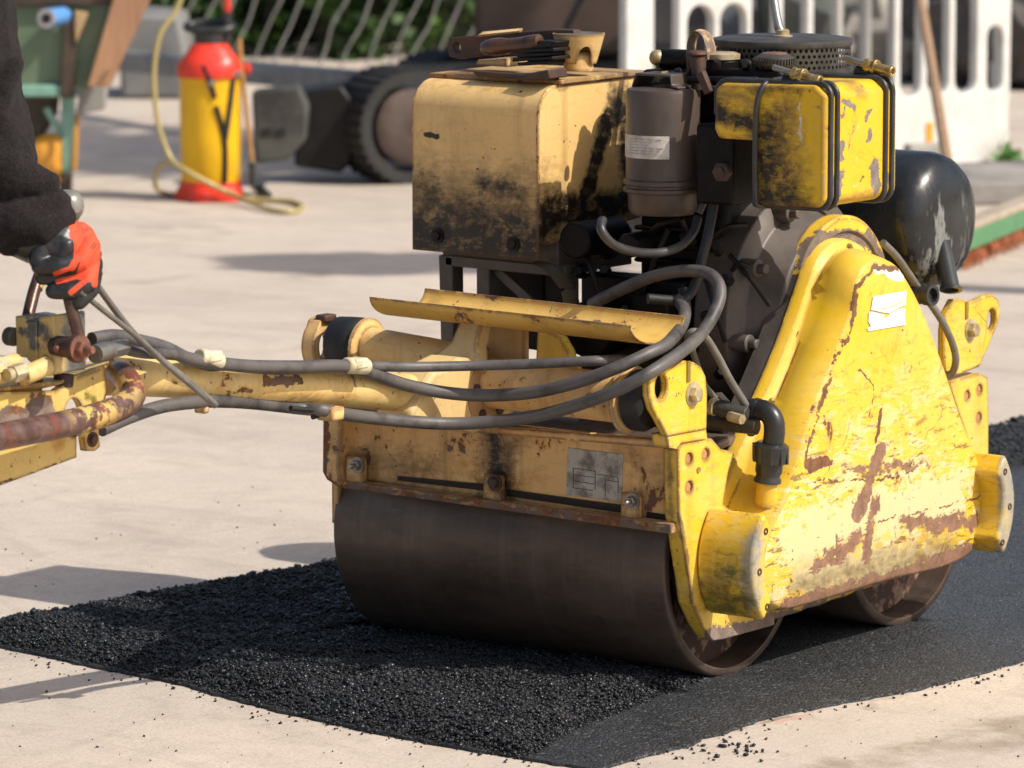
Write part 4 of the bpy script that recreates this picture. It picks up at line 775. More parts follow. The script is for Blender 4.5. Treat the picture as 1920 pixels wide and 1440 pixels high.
# engine block, shroud, head
m = M(); m.bx((-.29, .15, .40), (-.12, .44, .86)); EB = obj('engine_block', m, M_['engine'], RO, bevel=.015)
m = M()
for k in range(9): m.bx((-.285, .13, .62+k*.026), (-.13, .15, .628+k*.026))
m.bx((-.36, .09, .42), (-.16, .15, .6)); m.bx((-.24, .06, .5), (-.17, .1, .58)); m.cyl((-.3, .02, .52), (-.3, .15, .52), .045, 28); m.cyl((-.22, .02, .66), (-.22, .15, .66), .02, 16); m.cyl((-.33, .03, .66), (-.33, .15, .66), .03, 20)
obj('cooling_fin', m, M_['engine'], EB, bevel=.004)
m = M(); m.prism([T(896, 494, .16), T(1020, 508, .16), T(1020, 660, .16), T(900, 640, .16)], (0, .1, 0)); obj('rear_panel', m, M_['engine'], RO, bevel=.004)
m = M(); m.bx((-.09, .02, .735), (-.02, .2, .86)); m; obj('tank_bracket', m, M_['engine'], RO, bevel=.006)
hz = .86
m = M(); m.bx((-.28, .12, hz), (-.08, .34, hz+.045)); m.box((-.24, .17, hz+.055), (.06, .08, .03)); m.cyl(at(1265, 120, Y=.2), at(1265, 96, Y=.2), .028, 20); m.cyl(at(1355, 138, Y=.12), at(1355, 108, Y=.12), .026, 24); m.cyl(at(1238, 110, Y=.16), at(1300, 112, Y=.16), .016, 16); m.cyl(at(1335, 118, Y=.14), at(1410, 126, Y=.14), .013, 16); m.cyl(at(1385, 122, Y=.2), at(1415, 118, Y=.2), .02, 16); m.cyl(at(1290, 150, Y=.05), at(1420, 150, Y=.05), .006, 10); m.cyl(at(1290, 135, Y=.1), at(1470, 142, Y=.1), .009, 12); obj('cylinder_head', m, M_['engine'], RO, bevel=.006)
m = M(); m.lathe([(.0275, -.002), (.028, .006), (.02, .009), (.001, .009)], at(1355, 108, Y=.12), (0, 0, 1), 24); m.ball(at(1232, 108, Y=.15), .013, 8); m.ball(at(1376, 116, Y=.14), .007, 6); m.cyl(at(1240, 148, Y=.05), at(1238, 135, Y=.05), .006, 8, .013); obj('head_fitting', m, M_['zinc'], RO)
random.seed(3); m = M()
for _ in range(16):
    p = at(random.uniform(1225, 1420), random.uniform(112, 150), Y=random.uniform(.08, .2)); m.lathe([(.007, -.01), (.007, 0), (.005, .004)], p, (random.uniform(-.4, .4), random.uniform(-.6, .1), 1), 6 if random.random() < .6 else 12)
obj('head_bolt', m, M_['black'], RO)
m = M()
for _ in range(30):
    p = at(random.uniform(1010, 1400), random.uniform(415, 700), Y=random.uniform(.06, .12)); ax = V(random.uniform(-.3, 1), -1, random.uniform(-.2, .5)); m.lathe([(.009, -.03), (.009, 0), (.007, .004)], p, ax, 6 if random.random() < .6 else 14)
for _ in range(9):
    p = at(random.uniform(1060, 1390), random.uniform(430, 560), Y=.08); q2 = p+V(random.uniform(-.08, .08), random.uniform(-.03, .03), random.uniform(-.12, .05)); m.tube([p, (p+q2)/2+V(.01, -.02, .01), q2], .0045, 8, 4)
obj('engine_fitting', m, M_['black'], EB)
m = M(); c = at(1358, 322, Y=.02); m.cyl(c+V(0, .05, 0), c, .012, 14); m.lathe([(.016, 0), (.016, .012), (.01, .014), (.01, .022)], c, (.1, -1, 0), 6); obj('drain_plug', m, M_['rust_steel'], RO, bevel=.001)
# lifting hook strap and stud
m = M(); hp_ = [at(x_, y_, Y=.1) for x_, y_ in ((1297, 150), (1296, 100), (1298, 75), (1306, 60), (1316, 58), (1326, 68), (1333, 90), (1336, 112))]; m.tube(hp_, .014, 4, 6, flat=.18, flat_n=V(.8, 0, .6)); obj('lifting_strap', m, simple('worn strap steel', (.16, .11, .085), (.5, .33, .16), 14, .5, lo=.52, hi=.58), RO, bevel=.001)
m = M(); m.cyl(at(1312, 170, Y=.07), at(1308, 105, Y=.07), .0115, 20); m.lathe([(.016, 0), (.017, .004), (.012, .008)], at(1307, 104, Y=.07), (0, 0, 1), 20); m.box(at(1322, 155, Y=.04), (.014, .012, .036), Matrix.Rotation(R(-28), 3, 'Y')); obj('lever_stud', m, M_['rust_steel'], RO, bevel=.002)
# flywheel housing and clutch cover
hc = V(0, .315, .56)
m = M(); m.lathe([(.20, -.15), (.205, -.145), (.205, -.085), (.19, -.075), (.175, -.07), (.16, -.045), (.15, -.02), (.145, -.018), (.06, -.018)], V(0, .305, .53), (1, 0, 0), 80); FH_ = obj('flywheel_housing', m, M_['housing'], RO, bevel=.002)
m = M()
for aa in (78, 112, 150, 187, 210): a = R(aa); p = V(-.05, .305+math.cos(a)*.188, .53+math.sin(a)*.188); m.cyl(p-V(.06, 0, 0), p, .015, 16); m.cyl(p, p+V(.014, 0, 0), .0085, 12)
obj('housing_boss', m, M_['housing'], FH_, bevel=.002)
mk = [('patch', V(0, .25, .66), V(0, .36, .65), .03, .3, 1), ('patch', V(0, .19, .56), V(0, .22, .66), .03, .3, 1), ('patch', V(0, .38, .66), V(0, .44, .6), .02, .3, 1)]
m = M(); m.lathe([(.137, -.03), (.137, -.006), (.132, 0), (.113, .001), (.109, -.004), (.106, -.004), (.106, .001), (.01, .001)], hc, (1, 0, 0), 80); obj('clutch_cover', m, paint('clutch cover paint', (.74, .46, .014), (.72, .52, .1), .4, .6, .9, .1, False, .3, mk, .36, .2, patch=(.12, .09, .07), psc=16), RO, ang=30)
# water tank across the back
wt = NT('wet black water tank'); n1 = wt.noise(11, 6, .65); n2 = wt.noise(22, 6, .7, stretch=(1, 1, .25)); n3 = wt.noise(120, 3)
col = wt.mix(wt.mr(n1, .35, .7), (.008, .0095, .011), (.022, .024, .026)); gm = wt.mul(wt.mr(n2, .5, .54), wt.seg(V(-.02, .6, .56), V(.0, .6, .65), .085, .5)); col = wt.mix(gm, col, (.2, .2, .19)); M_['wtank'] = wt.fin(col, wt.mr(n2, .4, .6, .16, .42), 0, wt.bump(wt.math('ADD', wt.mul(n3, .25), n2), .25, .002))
wc = V(0, .62, at(1740, 412, Y=.62).z); xe = at(1826, 412, Y=.62).x-.045; wr = .113
m = M(); m.lathe([(.05, -.62), (wr-.02, -.615), (wr, -.58), (wr, -.045), (wr-.006, -.024), (wr-.018, -.009), (wr-.04, .001), (wr-.075, .006), (.001, .008)], V(xe, wc.y, wc.z), (1, 0, 0), 72); WT = obj('water_tank', m, M_['wtank'], RO, ang=50)
m = M(); p = at(1782, 490, Y=.6); m.cyl(p+V(-.02, 0, .03), at(1781, 540, Y=.59), .0165, 24); m.lathe([(.0165, 0), (.019, .002), (.019, .006), (.013, .006), (.013, -.01)], at(1783, 538, Y=.59), V(.25, -.4, -1), 24); obj('drain_spout', m, M_['gloss_black'], WT)
m = M(); m.cyl(at(1690, 556, Y=.5), at(1742, 552, Y=.5), .015, 20); m.lathe([(.017, 0), (.0175, .016), (.012, .016), (.012, .002)], at(1735, 553, Y=.5), V(1, -.1, .05), 20); obj('tank_outlet', m, M_['plastic'], RO)
hose([(1655, 455, .02), (1680, 480, .02), (1705, 515, .02), (1725, 545, .02), (1745, 570, .03), (1768, 605, .045), (1786, 645, .05), (1792, 675, .05), (1786, 698, .04), (1774, 703, .03)], .0062, M_['cable'], 'water_hose', 12)
# spray elbow by the near lug
e_ = .018; m = M(); m.tube([at(1400, 766, Y=-.02), at(1420, 768, Y=-.02), at(1438, 772, Y=-.02), at(1450, 788, Y=-.02), at(1452, 812, Y=-.02), at(1448, 838, Y=-.02)], .0165, 24, 8); m.lathe([(.0185, 0), (.0185, .006)], at(1416, 768, Y=-.02), (1, 0, -.06), 24); EL = obj('elbow_pipe', m, M_['plastic'], RO)
d = V(-.12, 0, -1).normalized(); p = at(1447, 830, Y=-.02); m = M(); m.lathe([(.022, 0), (.0275, .004), (.0265, .03), (.021, .032), (.021, .046), (.019, .05), (.019, .054), (.0215, .058), (.0215, .062)], p, d, 32)
for k in range(10):
    a = 2*math.pi*k/10; u, v_, _ = frame_of(d); m.box(p+d*.017+(u*math.cos(a)+v_*math.sin(a))*.0265, (.004, .004, .026))
obj('compression_nut', m, M_['plastic'], EL); m = M(); m.cyl(p+d*.06, p+d*.1, .0165, 24); obj('pipe_end', m, M_['yel'], EL)
m = M(); m.cyl(at(1335, 762, Y=-.06), at(1400, 778, Y=-.05), .012, 18); m.cyl(at(1345, 745, Y=-.04), at(1360, 762, Y=-.05), .011, 6); m.cyl(at(1330, 790, Y=-.04), at(1420, 800, Y=-.03), .013, 14); VL = obj('water_valve', m, M_['perf'], RO, bevel=.001)
m = M(); m.cyl(at(1368, 780, Y=-.08), at(1392, 787, Y=-.085), .008, 6); m.cyl(at(1334, 762, Y=-.062), at(1342, 764, Y=-.062), .0135, 18); obj('valve_tip', m, M_['zinc'], VL)
# black box under the cover, behind the near side plate
m = M(); m.bx((-.03, -.12, .2), (.0, .6, .345)); obj('inner_frame', m, M_['black'], RO, bevel=.002)
# ------------------------------------------------------------------ background things
def G(px, py): return at(px, py, Z=0)
def kv(O, dy=0): return lambda px, py, d=0: at(px, py, O=O, dy=dy+d)
def zrot(v): return Matrix.Rotation(v, 3, 'Z')
RZ = Matrix.Rotation(TH, 3, 'Z')          # turns local x to the picture's right
# pressure sprayer
O = G(396, 374); P = kv(O); SPR = thing('pressure_sprayer', 'red and yellow pressure sprayer with a clear hose standing on the concrete', 'sprayer', O)
def hgt(y): return P(400, y).z
m = M(); ya, yb = hgt(345), hgt(140)
m.lathe([(.088, ya), (.094, ya+.01), (.0965, (ya+yb)/2), (.0955, yb-.004), (.09, yb)], O.xy.to_3d()+V(0, 0, 0), (0, 0, 1), 48); obj('tank_body', m, simple('yellow sprayer plastic', (.80, .47, .008), (.72, .40, .008), 9, .34, 0, .05, spec=.4), SPR)
RED = simple('red sprayer plastic', (.72, .045, .02), (.6, .03, .015), 9, .35, 0, .05)
m = M(); rs = []
for h, r_, f_ in ((yb-.006, .104, 0), (yb+.03, .106, .1), (yb+.055, .09, .25), (yb+.078, .07, .3), (yb+.094, .062, .1), (yb+.1, .05, 0)):
    rs.append([O+V(math.cos(a)*r_*(1+f_*.25*math.cos(4*a)), math.sin(a)*r_*(1+f_*.25*math.cos(4*a)), h) for a in [2*math.pi*k/48 for k in range(48)]])
m.loft(rs); obj('shoulder', m, RED, SPR); m = M(); rs = []
for h, r_, f_ in ((0, .106, .35), (.012, .108, .35), (.03, .101, .25), (.05, .097, .05), (ya+.012, .0955, 0)):
    rs.append([O+V(math.cos(a)*r_*(1+f_*.3*math.cos(5*a)), math.sin(a)*r_*(1+f_*.3*math.cos(5*a)), h) for a in [2*math.pi*k/60 for k in range(60)]])
m.loft(rs); obj('foot_ring', m, RED, SPR)
m = M(); m.tube([P(460, 118), P(462, 130), P(470, 133)], .014, 12, 3); obj('outlet_valve', m, RED, SPR)
m = M(); c = O+V(0, 0, hgt(50)); m.tube([c+RT*math.cos(a)*.072+FH*math.sin(a)*.03+V(0, 0, .012*math.sin(a)) for a in [2*math.pi*k/20 for k in range(20)]], .013, 10, 1, closed=True); m.cyl(O+V(0, 0, hgt(84)), O+V(0, 0, hgt(62)), .05, 24); obj('carry_handle', m, M_['plastic'], SPR)
m = M(); m.cyl(O+RT*.055+V(0, 0, hgt(70)), O+RT*.058+V(0, 0, hgt(-90)), .011, 14); obj('pump_rod', m, RED, SPR); m = M(); m.cyl(O+RT*.055+V(0, 0, hgt(78)), O+RT*.056+V(0, 0, hgt(22)), .015, 14); obj('pump_collar', m, M_['plastic'], SPR)
STR = M_['rubber']
def S3(px, py, r_=.1): # point on the front of the sprayer body
    lat = (P(px, py)-O).dot(RT); lat = max(-r_*.99, min(r_*.99, lat)); return O+RT*lat-FH*math.sqrt(r_*r_-lat*lat)+V(0, 0, P(px, py).z)
for pts in ([(383, 120), (396, 148), (406, 180)], [(408, 195), (417, 225), (424, 262), (425, 300), (424, 338)], [(447, 122), (440, 150), (436, 185), (430, 230), (425, 262)]):
    m = M(); m.tube([S3(*p_) for p_ in pts], .0115, 10, 4, flat=.45); obj('strap', m, STR, SPR)
m = M(); m.box(S3(400, 152, .104), (.02, .01, .018), RZ); m.box(S3(446, 136, .106), (.026, .018, .02), RZ); obj('strap_buckle', m, M_['steel'], SPR, bevel=.002)
HT = NT('clear amber hose'); HT.fin((.52, .42, .17), .3, 0, None, None, Transmission_Weight=.25); m = M()
hp_ = [(352, -40, 0), (330, 20, -.02), (300, 65, -.04), (289, 130, -.05), (291, 190, -.06), (300, 245, -.07), (322, 300, -.09)]
pts = [P(*p_) for p_ in hp_]
gl = [(352, 322, .16), (395, 345, .11), (440, 366, .05), (500, 391, .012), (545, 397, .009), (566, 388, .009), (545, 378, .009), (480, 374, .009), (430, 372, .009)]
def Gh(px, py, h): 
    return at(px, py, Z=h) if h < .05 else P(px, py, -.13)
m.tube(pts+[Gh(*p_) for p_ in gl], .0085, 12, 6); obj('hose', m, HT.m, SPR)
m = M(); m.tube([P(318, 303, -.08), P(298, 315, -.07), P(290, 335, -.06), P(296, 356, -.05), G(316, 369)+V(0, 0, .008), G(345, 369)+V(0, 0, .008)], .008, 12, 6); obj('hose', m, HT.m, SPR)
m = M(); m.tube([P(449, 72, .0), P(452, 120, -.02), P(462, 210, -.03), P(474, 312, -.05)], .0075, 10, 4); LN = obj('lance', m, simple('tan lance', (.4, .2, .05), (.3, .16, .05), 30, .4), SPR)
m = M(); m.cyl(P(472, 305, -.05), P(476, 352, -.06), .0115, 12); m.tube([P(474, 345, -.06), G(480, 362)+V(0, 0, .02), G(505, 372)+V(0, 0, .01)], [.011, .016, .02, .014], 12, 4, flat=.6); obj('nozzle', m, M_['plastic'], LN)
# green wheeled cart on the left
O = G(120, 362); P = kv(O); CT = thing('handcart', 'green painted metal cart with a blue pipe end, behind the dark sleeve', 'cart', O)
GRN = simple('worn green paint', (.11, .17, .105), (.16, .21, .13), 5, .5, .1, .2, edgecol=(.2, .12, .06)); TEAL = simple('teal paint', (.22, .42, .33), (.16, .3, .24), 9, .5)
DBR = simple('dark brown steel', (.05, .034, .024), (.09, .06, .04), 12, .6); ORG = simple('orange machine paint', (.75, .34, .04), (.6, .26, .04), 9, .45)
def slab(poly, Pf, d0, d1): mm = M(); mm.prism([Pf(x_, y_, d0) for x_, y_ in poly], FH*(d1-d0)); return mm
obj('hopper', slab([(-60, -60), (215, -60), (205, 20), (166, 162), (-20, 182)], P, 0, .35), GRN, CT, bevel=.008)
obj('rim', slab([(-60, -70), (230, -70), (212, 10), (-60, 14)], P, -.03, .38), DBR, CT, bevel=.008)
obj('upright', slab([(120, 40), (142, 32), (138, 182), (112, 184)], P, -.04, 0), DBR, CT, bevel=.004); obj('lower_rim', slab([(-20, 160), (140, 160), (138, 182), (-20, 182)], P, -.03, .36), TEAL, CT, bevel=.006)
m = M(); c = P(118, 30, -.02); d = (P(90, 34, -.16)-c); m.cyl(c, c+d, .03, 24); m.lathe([(.031, 0), (.031, .012), (.016, .013), (.014, .004)], c+d, d, 24); PE = obj('pipe_end', m, simple('blue plastic pipe', (.12, .33, .72), (.1, .27, .6), 20, .35), CT)
m = M(); m.lathe([(.03, .012), (.03, .018), (.017, .018), (.015, .0)], c+d, d, 24); obj('pipe_rim', m, simple('pale pipe rim', (.5, .47, .5)), PE)
m = M(); m.lathe([(.0145, .002), (.0145, .0195), (.001, .0195)], c+d, d, 20); obj('pipe_bore', m, M_['rubber'], PE)
obj('bracket', slab([(140, 20), (165, 25), (142, 82), (140, 60)], P, -.05, -.02), simple('sandy timber', (.5, .34, .17), (.4, .26, .13), 14, .6), CT, bevel=.003)
obj('leg', slab([(114, 184), (139, 182), (139, 225), (131, 328), (116, 328)], P, .02, .06), TEAL, CT, bevel=.004); obj('leg', slab([(138, 218), (149, 212), (142, 320), (134, 322)], P, .05, .09), ORG, CT, bevel=.004)
obj('foot', slab([(112, 326), (132, 326), (131, 366), (110, 366)], P, .0, .09), DBR, CT, bevel=.004); obj('frame', slab([(30, 178), (108, 180), (104, 215), (78, 260), (60, 300), (30, 300)], P, .1, .2), DBR, CT, bevel=.01)
m = M(); m.lathe([(.03, -.04), (.075, -.045), (.085, -.02), (.085, .02), (.075, .045), (.03, .04)], P(98, 300, .05), RT*.93-FH*.35, 36); obj('wheel', m, ORG, CT); obj('brace', slab([(80, 205), (92, 200), (118, 250), (116, 268)], P, .03, .05), TEAL, CT, bevel=.003)
obj('tool_blade', slab([(152, 162), (200, 160), (196, 205), (150, 214), (142, 210)], P, .03, .1), simple('pale grey metal', (.34, .33, .31), (.24, .23, .215), 10, .5), CT, bevel=.006)
# plank
O2 = G(190, 250); Pb = kv(O, -.08); PL = M(); PL.prism([Pb(x_, y_) for x_, y_ in ((232, -70), (312, -70), (205, 163), (163, 163))], FH*.06)
wd = NT('pink brown timber'); f1 = wd.noise(14, 5, .6, stretch=(1, 1, .12)); wd.fin(wd.mix(wd.mr(f1, .35, .65), (.5, .28, .15), (.33, .17, .1)), .65, 0, wd.bump(f1, .3, .002))
pl = obj('plank', PL, wd.m, None, bevel=.004); tag(pl, 'pinkish brown timber plank slanting down the front of the green cart', 'plank')
# concrete block, beam
O = G(285, 186); P = kv(O); cb = M(); cb.prism([P(x_, y_) for x_, y_ in ((222, 30), (250, 24), (335, 30), (348, 90), (345, 186), (226, 186))], FH*.5)
CBm = simple('rough grey concrete', (.2, .2, .195), (.13, .13, .125), 6, .85, 0, .5, 25)
b_ = obj('concrete_block', cb, CBm, None, bevel=.02); tag(b_, 'big rough grey concrete block behind the sprayer hose', 'concrete block')
O = G(520, 290); bm_ = M(); zA, zB = at(205, 96, O=G(285, 218)), at(830, 150, O=G(720, 322)); dz_ = .075
q = [zA, zB]; prof = [(0, 0), (0, -dz_), (.14, -dz_), (.14, 0)]
bm_.loft([[p_+FH*a+V(0, 0, b) for a, b in prof] for p_ in q]); be = obj('metal_beam', bm_, simple('grey steel beam', (.26, .26, .255), (.16, .16, .158), 7, .5, .2, .2), None, bevel=.006); tag(be, 'long grey metal beam lying across below the wire fence', 'beam')
# mini excavator: track, blade, brown body
O = G(720, 346); EX = thing('mini_excavator', 'rusty brown mini excavator with a black rubber track behind the roller', 'excavator', O)
ang = R(28); u = RT*math.cos(ang)+FH*math.sin(ang); n_ = RT*math.sin(ang)-FH*math.cos(ang)
h2 = .185
def track(c0, nm):
    st = []
    for k in range(17): a = R(90+180*k/16); st.append((math.cos(a)*h2, math.sin(a)*h2+h2))
    for k in range(17): a = R(-90+180*k/16); st.append((1.25+math.cos(a)*h2, math.sin(a)*h2+h2))
    inn = [(.0+(x_-.0)*1 if 0 else (x_ if 0 <= x_ <= 1.25 else (x_*.8 if x_ < 0 else 1.25+(x_-1.25)*.8)), h2+(z_-h2)*.8) for x_, z_ in st]
    mm = M(); mm.loft([[c0+u*x_+V(0, 0, z_) for x_, z_ in st], [c0+u*x_+V(0, 0, z_)-n_*.23 for x_, z_ in st], [c0+u*x_+V(0, 0, z_)-n_*.23 for x_, z_ in inn], [c0+u*x_+V(0, 0, z_) for x_, z_ in inn]], caps=False, wrap=True)
    P2 = smooth_path([V(x_, 0, z_) for x_, z_ in st], 1, True); per = sum((P2[i]-P2[i-1]).length for i in range(len(P2)))
    # lugs
    acc = 0
    for i in range(len(st)):
        a_, b_ = V(st[i-1][0], 0, st[i-1][1]), V(st[i][0], 0, st[i][1]); L = (b_-a_).length; k = max(1, int(L/.03))
        for j in range(k):
            q_ = a_.lerp(b_, j/k); t_ = (b_-a_).normalized(); an = math.atan2(t_.z, t_.x)
            mm.box(c0+u*q_.x+V(0, 0, q_.z)-n_*.115, (.016, .23, .012), Matrix.Rotation(math.atan2(u.y, u.x), 3, 'Z') @ Matrix.Rotation(-an, 3, 'Y'))
    tr = obj('track', mm, simple('track rubber', (.022, .021, .02), (.034, .032, .03), 10, .8), EX)
    mm = M(); mm.lathe([(.02, .01), (.1, .008), (.125, -.01), (.125, -.08), (.02, -.09)], c0+u*.0+V(0, 0, h2), n_, 32); mm.lathe([(.02, .01), (.1, .008), (.12, -.01), (.12, -.08), (.02, -.09)], c0+u*1.25+V(0, 0, h2), n_, 32); obj('idler', mm, simple('dusty idler', (.10, .072, .058), (.05, .032, .025), 8, .85), tr)
    mm = M(); mm.box(c0+u*.6-n_*.06+V(0, 0, h2+.01), (.85, .1, .2), Matrix.Rotation(math.atan2(u.y, u.x), 3, 'Z')); obj('track_frame', mm, simple('dusty track frame', (.26, .22, .18), (.16, .12, .09), 8, .7), tr, bevel=.02)
c0 = O+u*h2*.2+RT*.06
track(c0, 1); track(c0-n_*.55+u*.45, 2)
Pe = kv(O, .25)
rb = simple('rusty brown bodywork', (.07, .045, .035), (.105, .07, .055), 3, .6, .1, .2)
mm = M(); mm.prism([Pe(x_, y_, .15) for x_, y_ in ((885, -260), (1180, -260), (1180, 100), (1100, 112), (890, 112))], FH*.9); obj('body', mm, rb, EX, bevel=.02)
mm = M(); mm.tube([Pe(1060, 56, .08), Pe(1078, 22, .08), Pe(1098, -20, .08)], .012, 10, 3); obj('hydraulic_hose', mm, M_['rubber'], EX)
mm = M(); mm.box(c0+u*.95-n_*.5+V(0, 0, .3), (.4, .5, .14), Matrix.Rotation(math.atan2(u.y, u.x), 3, 'Z')); obj('undercarriage', mm, M_['black'], EX, bevel=.01)
O = G(525, 303); P = kv(O, -.9); mm = M()
pr = [(x_, y_) for x_, y_ in ((472, 172), (560, 160), (578, 200), (574, 262), (540, 300), (478, 308))]
mm.prism([P(x_, y_) for x_, y_ in pr], FH*.12); BL = obj('dozer_blade', mm, simple('scuffed dark steel blade', (.035, .034, .033), (.09, .09, .08), 7, .75, .1, .4), EX, bevel=.012)
for x_ in (500, 526):
    mm = M(); mm.prism([P(x_-10, 242, -.004), P(x_+9, 240, -.004), P(x_+9, 255, -.004), P(x_-10, 257, -.004)], FH*.01); obj('slot', mm, M_['rubber'], BL)
mm = M(); mm.prism([P(x_, y_, .12) for x_, y_ in ((548, 175), (640, 160), (662, 190), (660, 300), (640, 325), (552, 312))], FH*.2); obj('blade_arm', mm, M_['black'], EX, bevel=.01)
# wire fence
O = at(620, 138, Z=.02); P = kv(O); FN = thing('wire_fence', 'grey wire mesh fence in front of the dark green hedge', 'fence', O)
GAL = simple('weathered galvanised wire', (.36, .36, .33), (.24, .24, .22), 10, .5, .3)
x0 = 300
while x0 < 905:
    j = random.uniform(-7, 7); sl_ = 66+random.uniform(-6, 6)
    mm = M(); mm.tube([P(x0, 148), P(x0+sl_*.3+j*.5, 92), P(x0+sl_*.62-j*.8, 45), P(x0+sl_*.95+j*.4, -5), P(x0+sl_*1.5, -90), P(x0+sl_*2.2, -200)], .0048, 6, 3); obj('wire', mm, GAL, FN); x0 += 42+random.uniform(-4, 5)
for y_ in (146, -60, -200):
    mm = M(); mm.tube([P(300+(146-y_)*.45, y_), P(1010+(146-y_)*.3, y_+6)], .009, 8, 1); obj('rail', mm, GAL, FN)
# hedge
def leaves(n, fn, s0, s1):
    v = np.zeros((n*4, 3))
    for i in range(n):
        c, up_ = fn(); d = Vector(rng.normal(size=3)).normalized(); e = d.cross(Vector(rng.normal(size=3))).normalized(); s_ = random.uniform(s0, s1)
        v[i*4] = c-d*s_; v[i*4+1] = c+e*s_*.55; v[i*4+2] = c+d*s_; v[i*4+3] = c-e*s_*.55
    return v
def leafmesh(name, v, mat, parent=None):
    n = len(v)//4; me = bpy.data.meshes.new(name); me.vertices.add(len(v)); me.vertices.foreach_set('co', v.ravel()); me.loops.add(len(v)); me.loops.foreach_set('vertex_index', np.arange(len(v)))
    me.polygons.add(n); me.polygons.foreach_set('loop_start', np.arange(n)*4); me.update(calc_edges=True); me.materials.append(mat)
    o = bpy.data.objects.new(name, me); COL.objects.link(o)
    if parent: o.parent = parent; o.location = -parent.location
    return o
lf = NT('hedge leaf'); f1 = lf.noise(3, 4, .6); f2 = lf.noise(12, 2); lf.fin(lf.mix(lf.mr(f1, .42, .62), (.012, .03, .006), (.05, .11, .014)), .5, 0, None, .3)
def hedge(nm, label, xa_, xb_, y_, D0, D1, hgt_, n):
    O = G((xa_+xb_)/2, y_); d0 = (O-CAM).dot(FH); La = (xa_-960)/FPX*d0; Lb = (xb_-960)/FPX*d0
    H_ = thing(nm, label, 'hedge', O); base_ = CAM.xy.to_3d()+FH*d0
    cl = [(random.uniform(La, Lb), random.uniform(.0, D1), random.uniform(.05, hgt_), random.uniform(.14, .34)) for _ in range(90)]
    def fn():
        c = random.choice(cl); o = Vector(rng.normal(size=3)); o = o.normalized()*c[3]*random.random()**.4; p = base_+RT*(c[0]+o.x)+FH*(c[1]+o.y+.1); p.z = max(.01, c[2]+o.z); return p, 0
    leafmesh('foliage', leaves(n, fn, .025, .05), lf.m, H_)
    for k in range(7):
        mm = M(); p = base_+RT*(La+(Lb-La)*(k+.5)/7)+FH*(D1*.6); mm.tube([p, p+V(.03, .02, hgt_*.5), p+V(-.02, .04, hgt_*.9)], [.025, .018, .008], 8, 4); obj('stem', mm, DBR, H_)
    mm = M(); c = base_+RT*((La+Lb)/2)+FH*(D1+.3)+V(0, 0, hgt_*.45); mm.box(c, (Lb-La+.6, .25, hgt_*.9), RZ); obj('shade_backing', mm, simple('hedge shade black', (.006, .008, .004), (.012, .014, .006), 20, .9), H_)  # solid near-black box behind the leaves puts the hedge's inner shade into colour
hedge('hedge', 'dark green leafy hedge behind the wire fence', 230, 960, 114, 0, .9, 1.5, 9000)
# white plastic barrier, one moulded panel with arched openings
BR = G(1868, 306); ub = (RT*-.80-FH*.60).normalized(); nb = V(-ub.y, ub.x, 0)
if nb.dot(FH) > 0: nb = -nb
WH = NT('scuffed white plastic'); f1 = WH.noise(6, 5, .65); f2 = WH.noise(3, 4, .6, stretch=(1, 1, 3)); WH.fin(WH.mix(WH.mul(WH.mr(f1, .5, .75), .5), WH.mix(WH.mul(WH.mr(f2, .5, .7), .4), (.68, .67, .635), (.52, .5, .44)), (.3, .27, .22)), .45, 0, WH.bump(f1, .1, .003))
def bp(s_, z_, d=0): return BR+ub*s_+nb*d+V(0, 0, z_)
WB = thing('plastic_barrier', 'white plastic pedestrian barrier with arched openings behind the engine', 'barrier', bp(.9, 0))
Lb_ = 2.02
def s_at(px): # distance along the barrier for a picture column
    p = at(px, 250, O=BR, n=nb); return (p-BR).dot(ub)
gaps = [(1229, 1256), (1291, 1321), (1353, 1383), (1412, 1440), (1470, 1497), (1527, 1554), (1583, 1607), (1636, 1660), (1690, 1711), (1740, 1763), (1792, 1815), (1852, 1864)]
holes = []
for a, b in gaps:
    sa, sb = s_at(b)-.036, s_at(a)+.006; c = (sa+sb)/2; r_ = (sb-sa)/2; zb_, zt_ = (.245, .585 if 1280 < a < 1400 else (.47 if a > 1850 else .74))
    holes.append([bp(c+math.cos(t_)*r_, zb_+r_+math.sin(t_)*r_*1.0) for t_ in [math.pi+math.pi*k/10 for k in range(11)]]+[bp(c+math.cos(t_)*r_, zt_-r_+math.sin(t_)*r_) for t_ in [math.pi*k/10 for k in range(11)]])
outer = [bp(.12, .0), bp(.05, .012), bp(-.01, .05), bp(-.045, .12), bp(-.06, .22), bp(-.062, .95), bp(.0, 1.0), bp(s_at(1174)-.03, 1.0), bp(s_at(1174), .95), bp(s_at(1174), .3), bp(s_at(1174)-.01, .1), bp(s_at(1174)-.06, .01)]
mm = M(); mm.plate(outer, holes, nb*-.04); PN = obj('panel', mm, WH.m, WB, bevel=.006, seg=3)
zc = .1; s1 = s_at(1742)
mm = M(); mm.prism([bp(s1+dx, z_, .002) for dx, z_ in ((-.014, .05), (.014, .05), (.014, .155), (-.014, .155))], nb*.003); obj('orange_reflector', mm, simple('orange reflector', (.8, .36, .02), (.7, .3, .02), 20, .35), PN)
for sx_, nm in ((.35, 1), (1.5, 2)):
    mm = M(); c = bp(sx_, .06, .0); mm.prism([c+nb*d_+V(0, 0, z_)-ub*.07 for d_, z_ in ((-.3, -.055), (.03, -.055), (.03, -.02), (.03, .02), (.02, .03), (-.11, .03), (-.13, .02), (-.3, -.02))], ub*.14); obj('foot', mm, M_['rubber'] if nm == 3 else simple('grey foot %d' % nm, (.35, .33, .3), (.22, .2, .18), 9, .6), WB, bevel=.008)
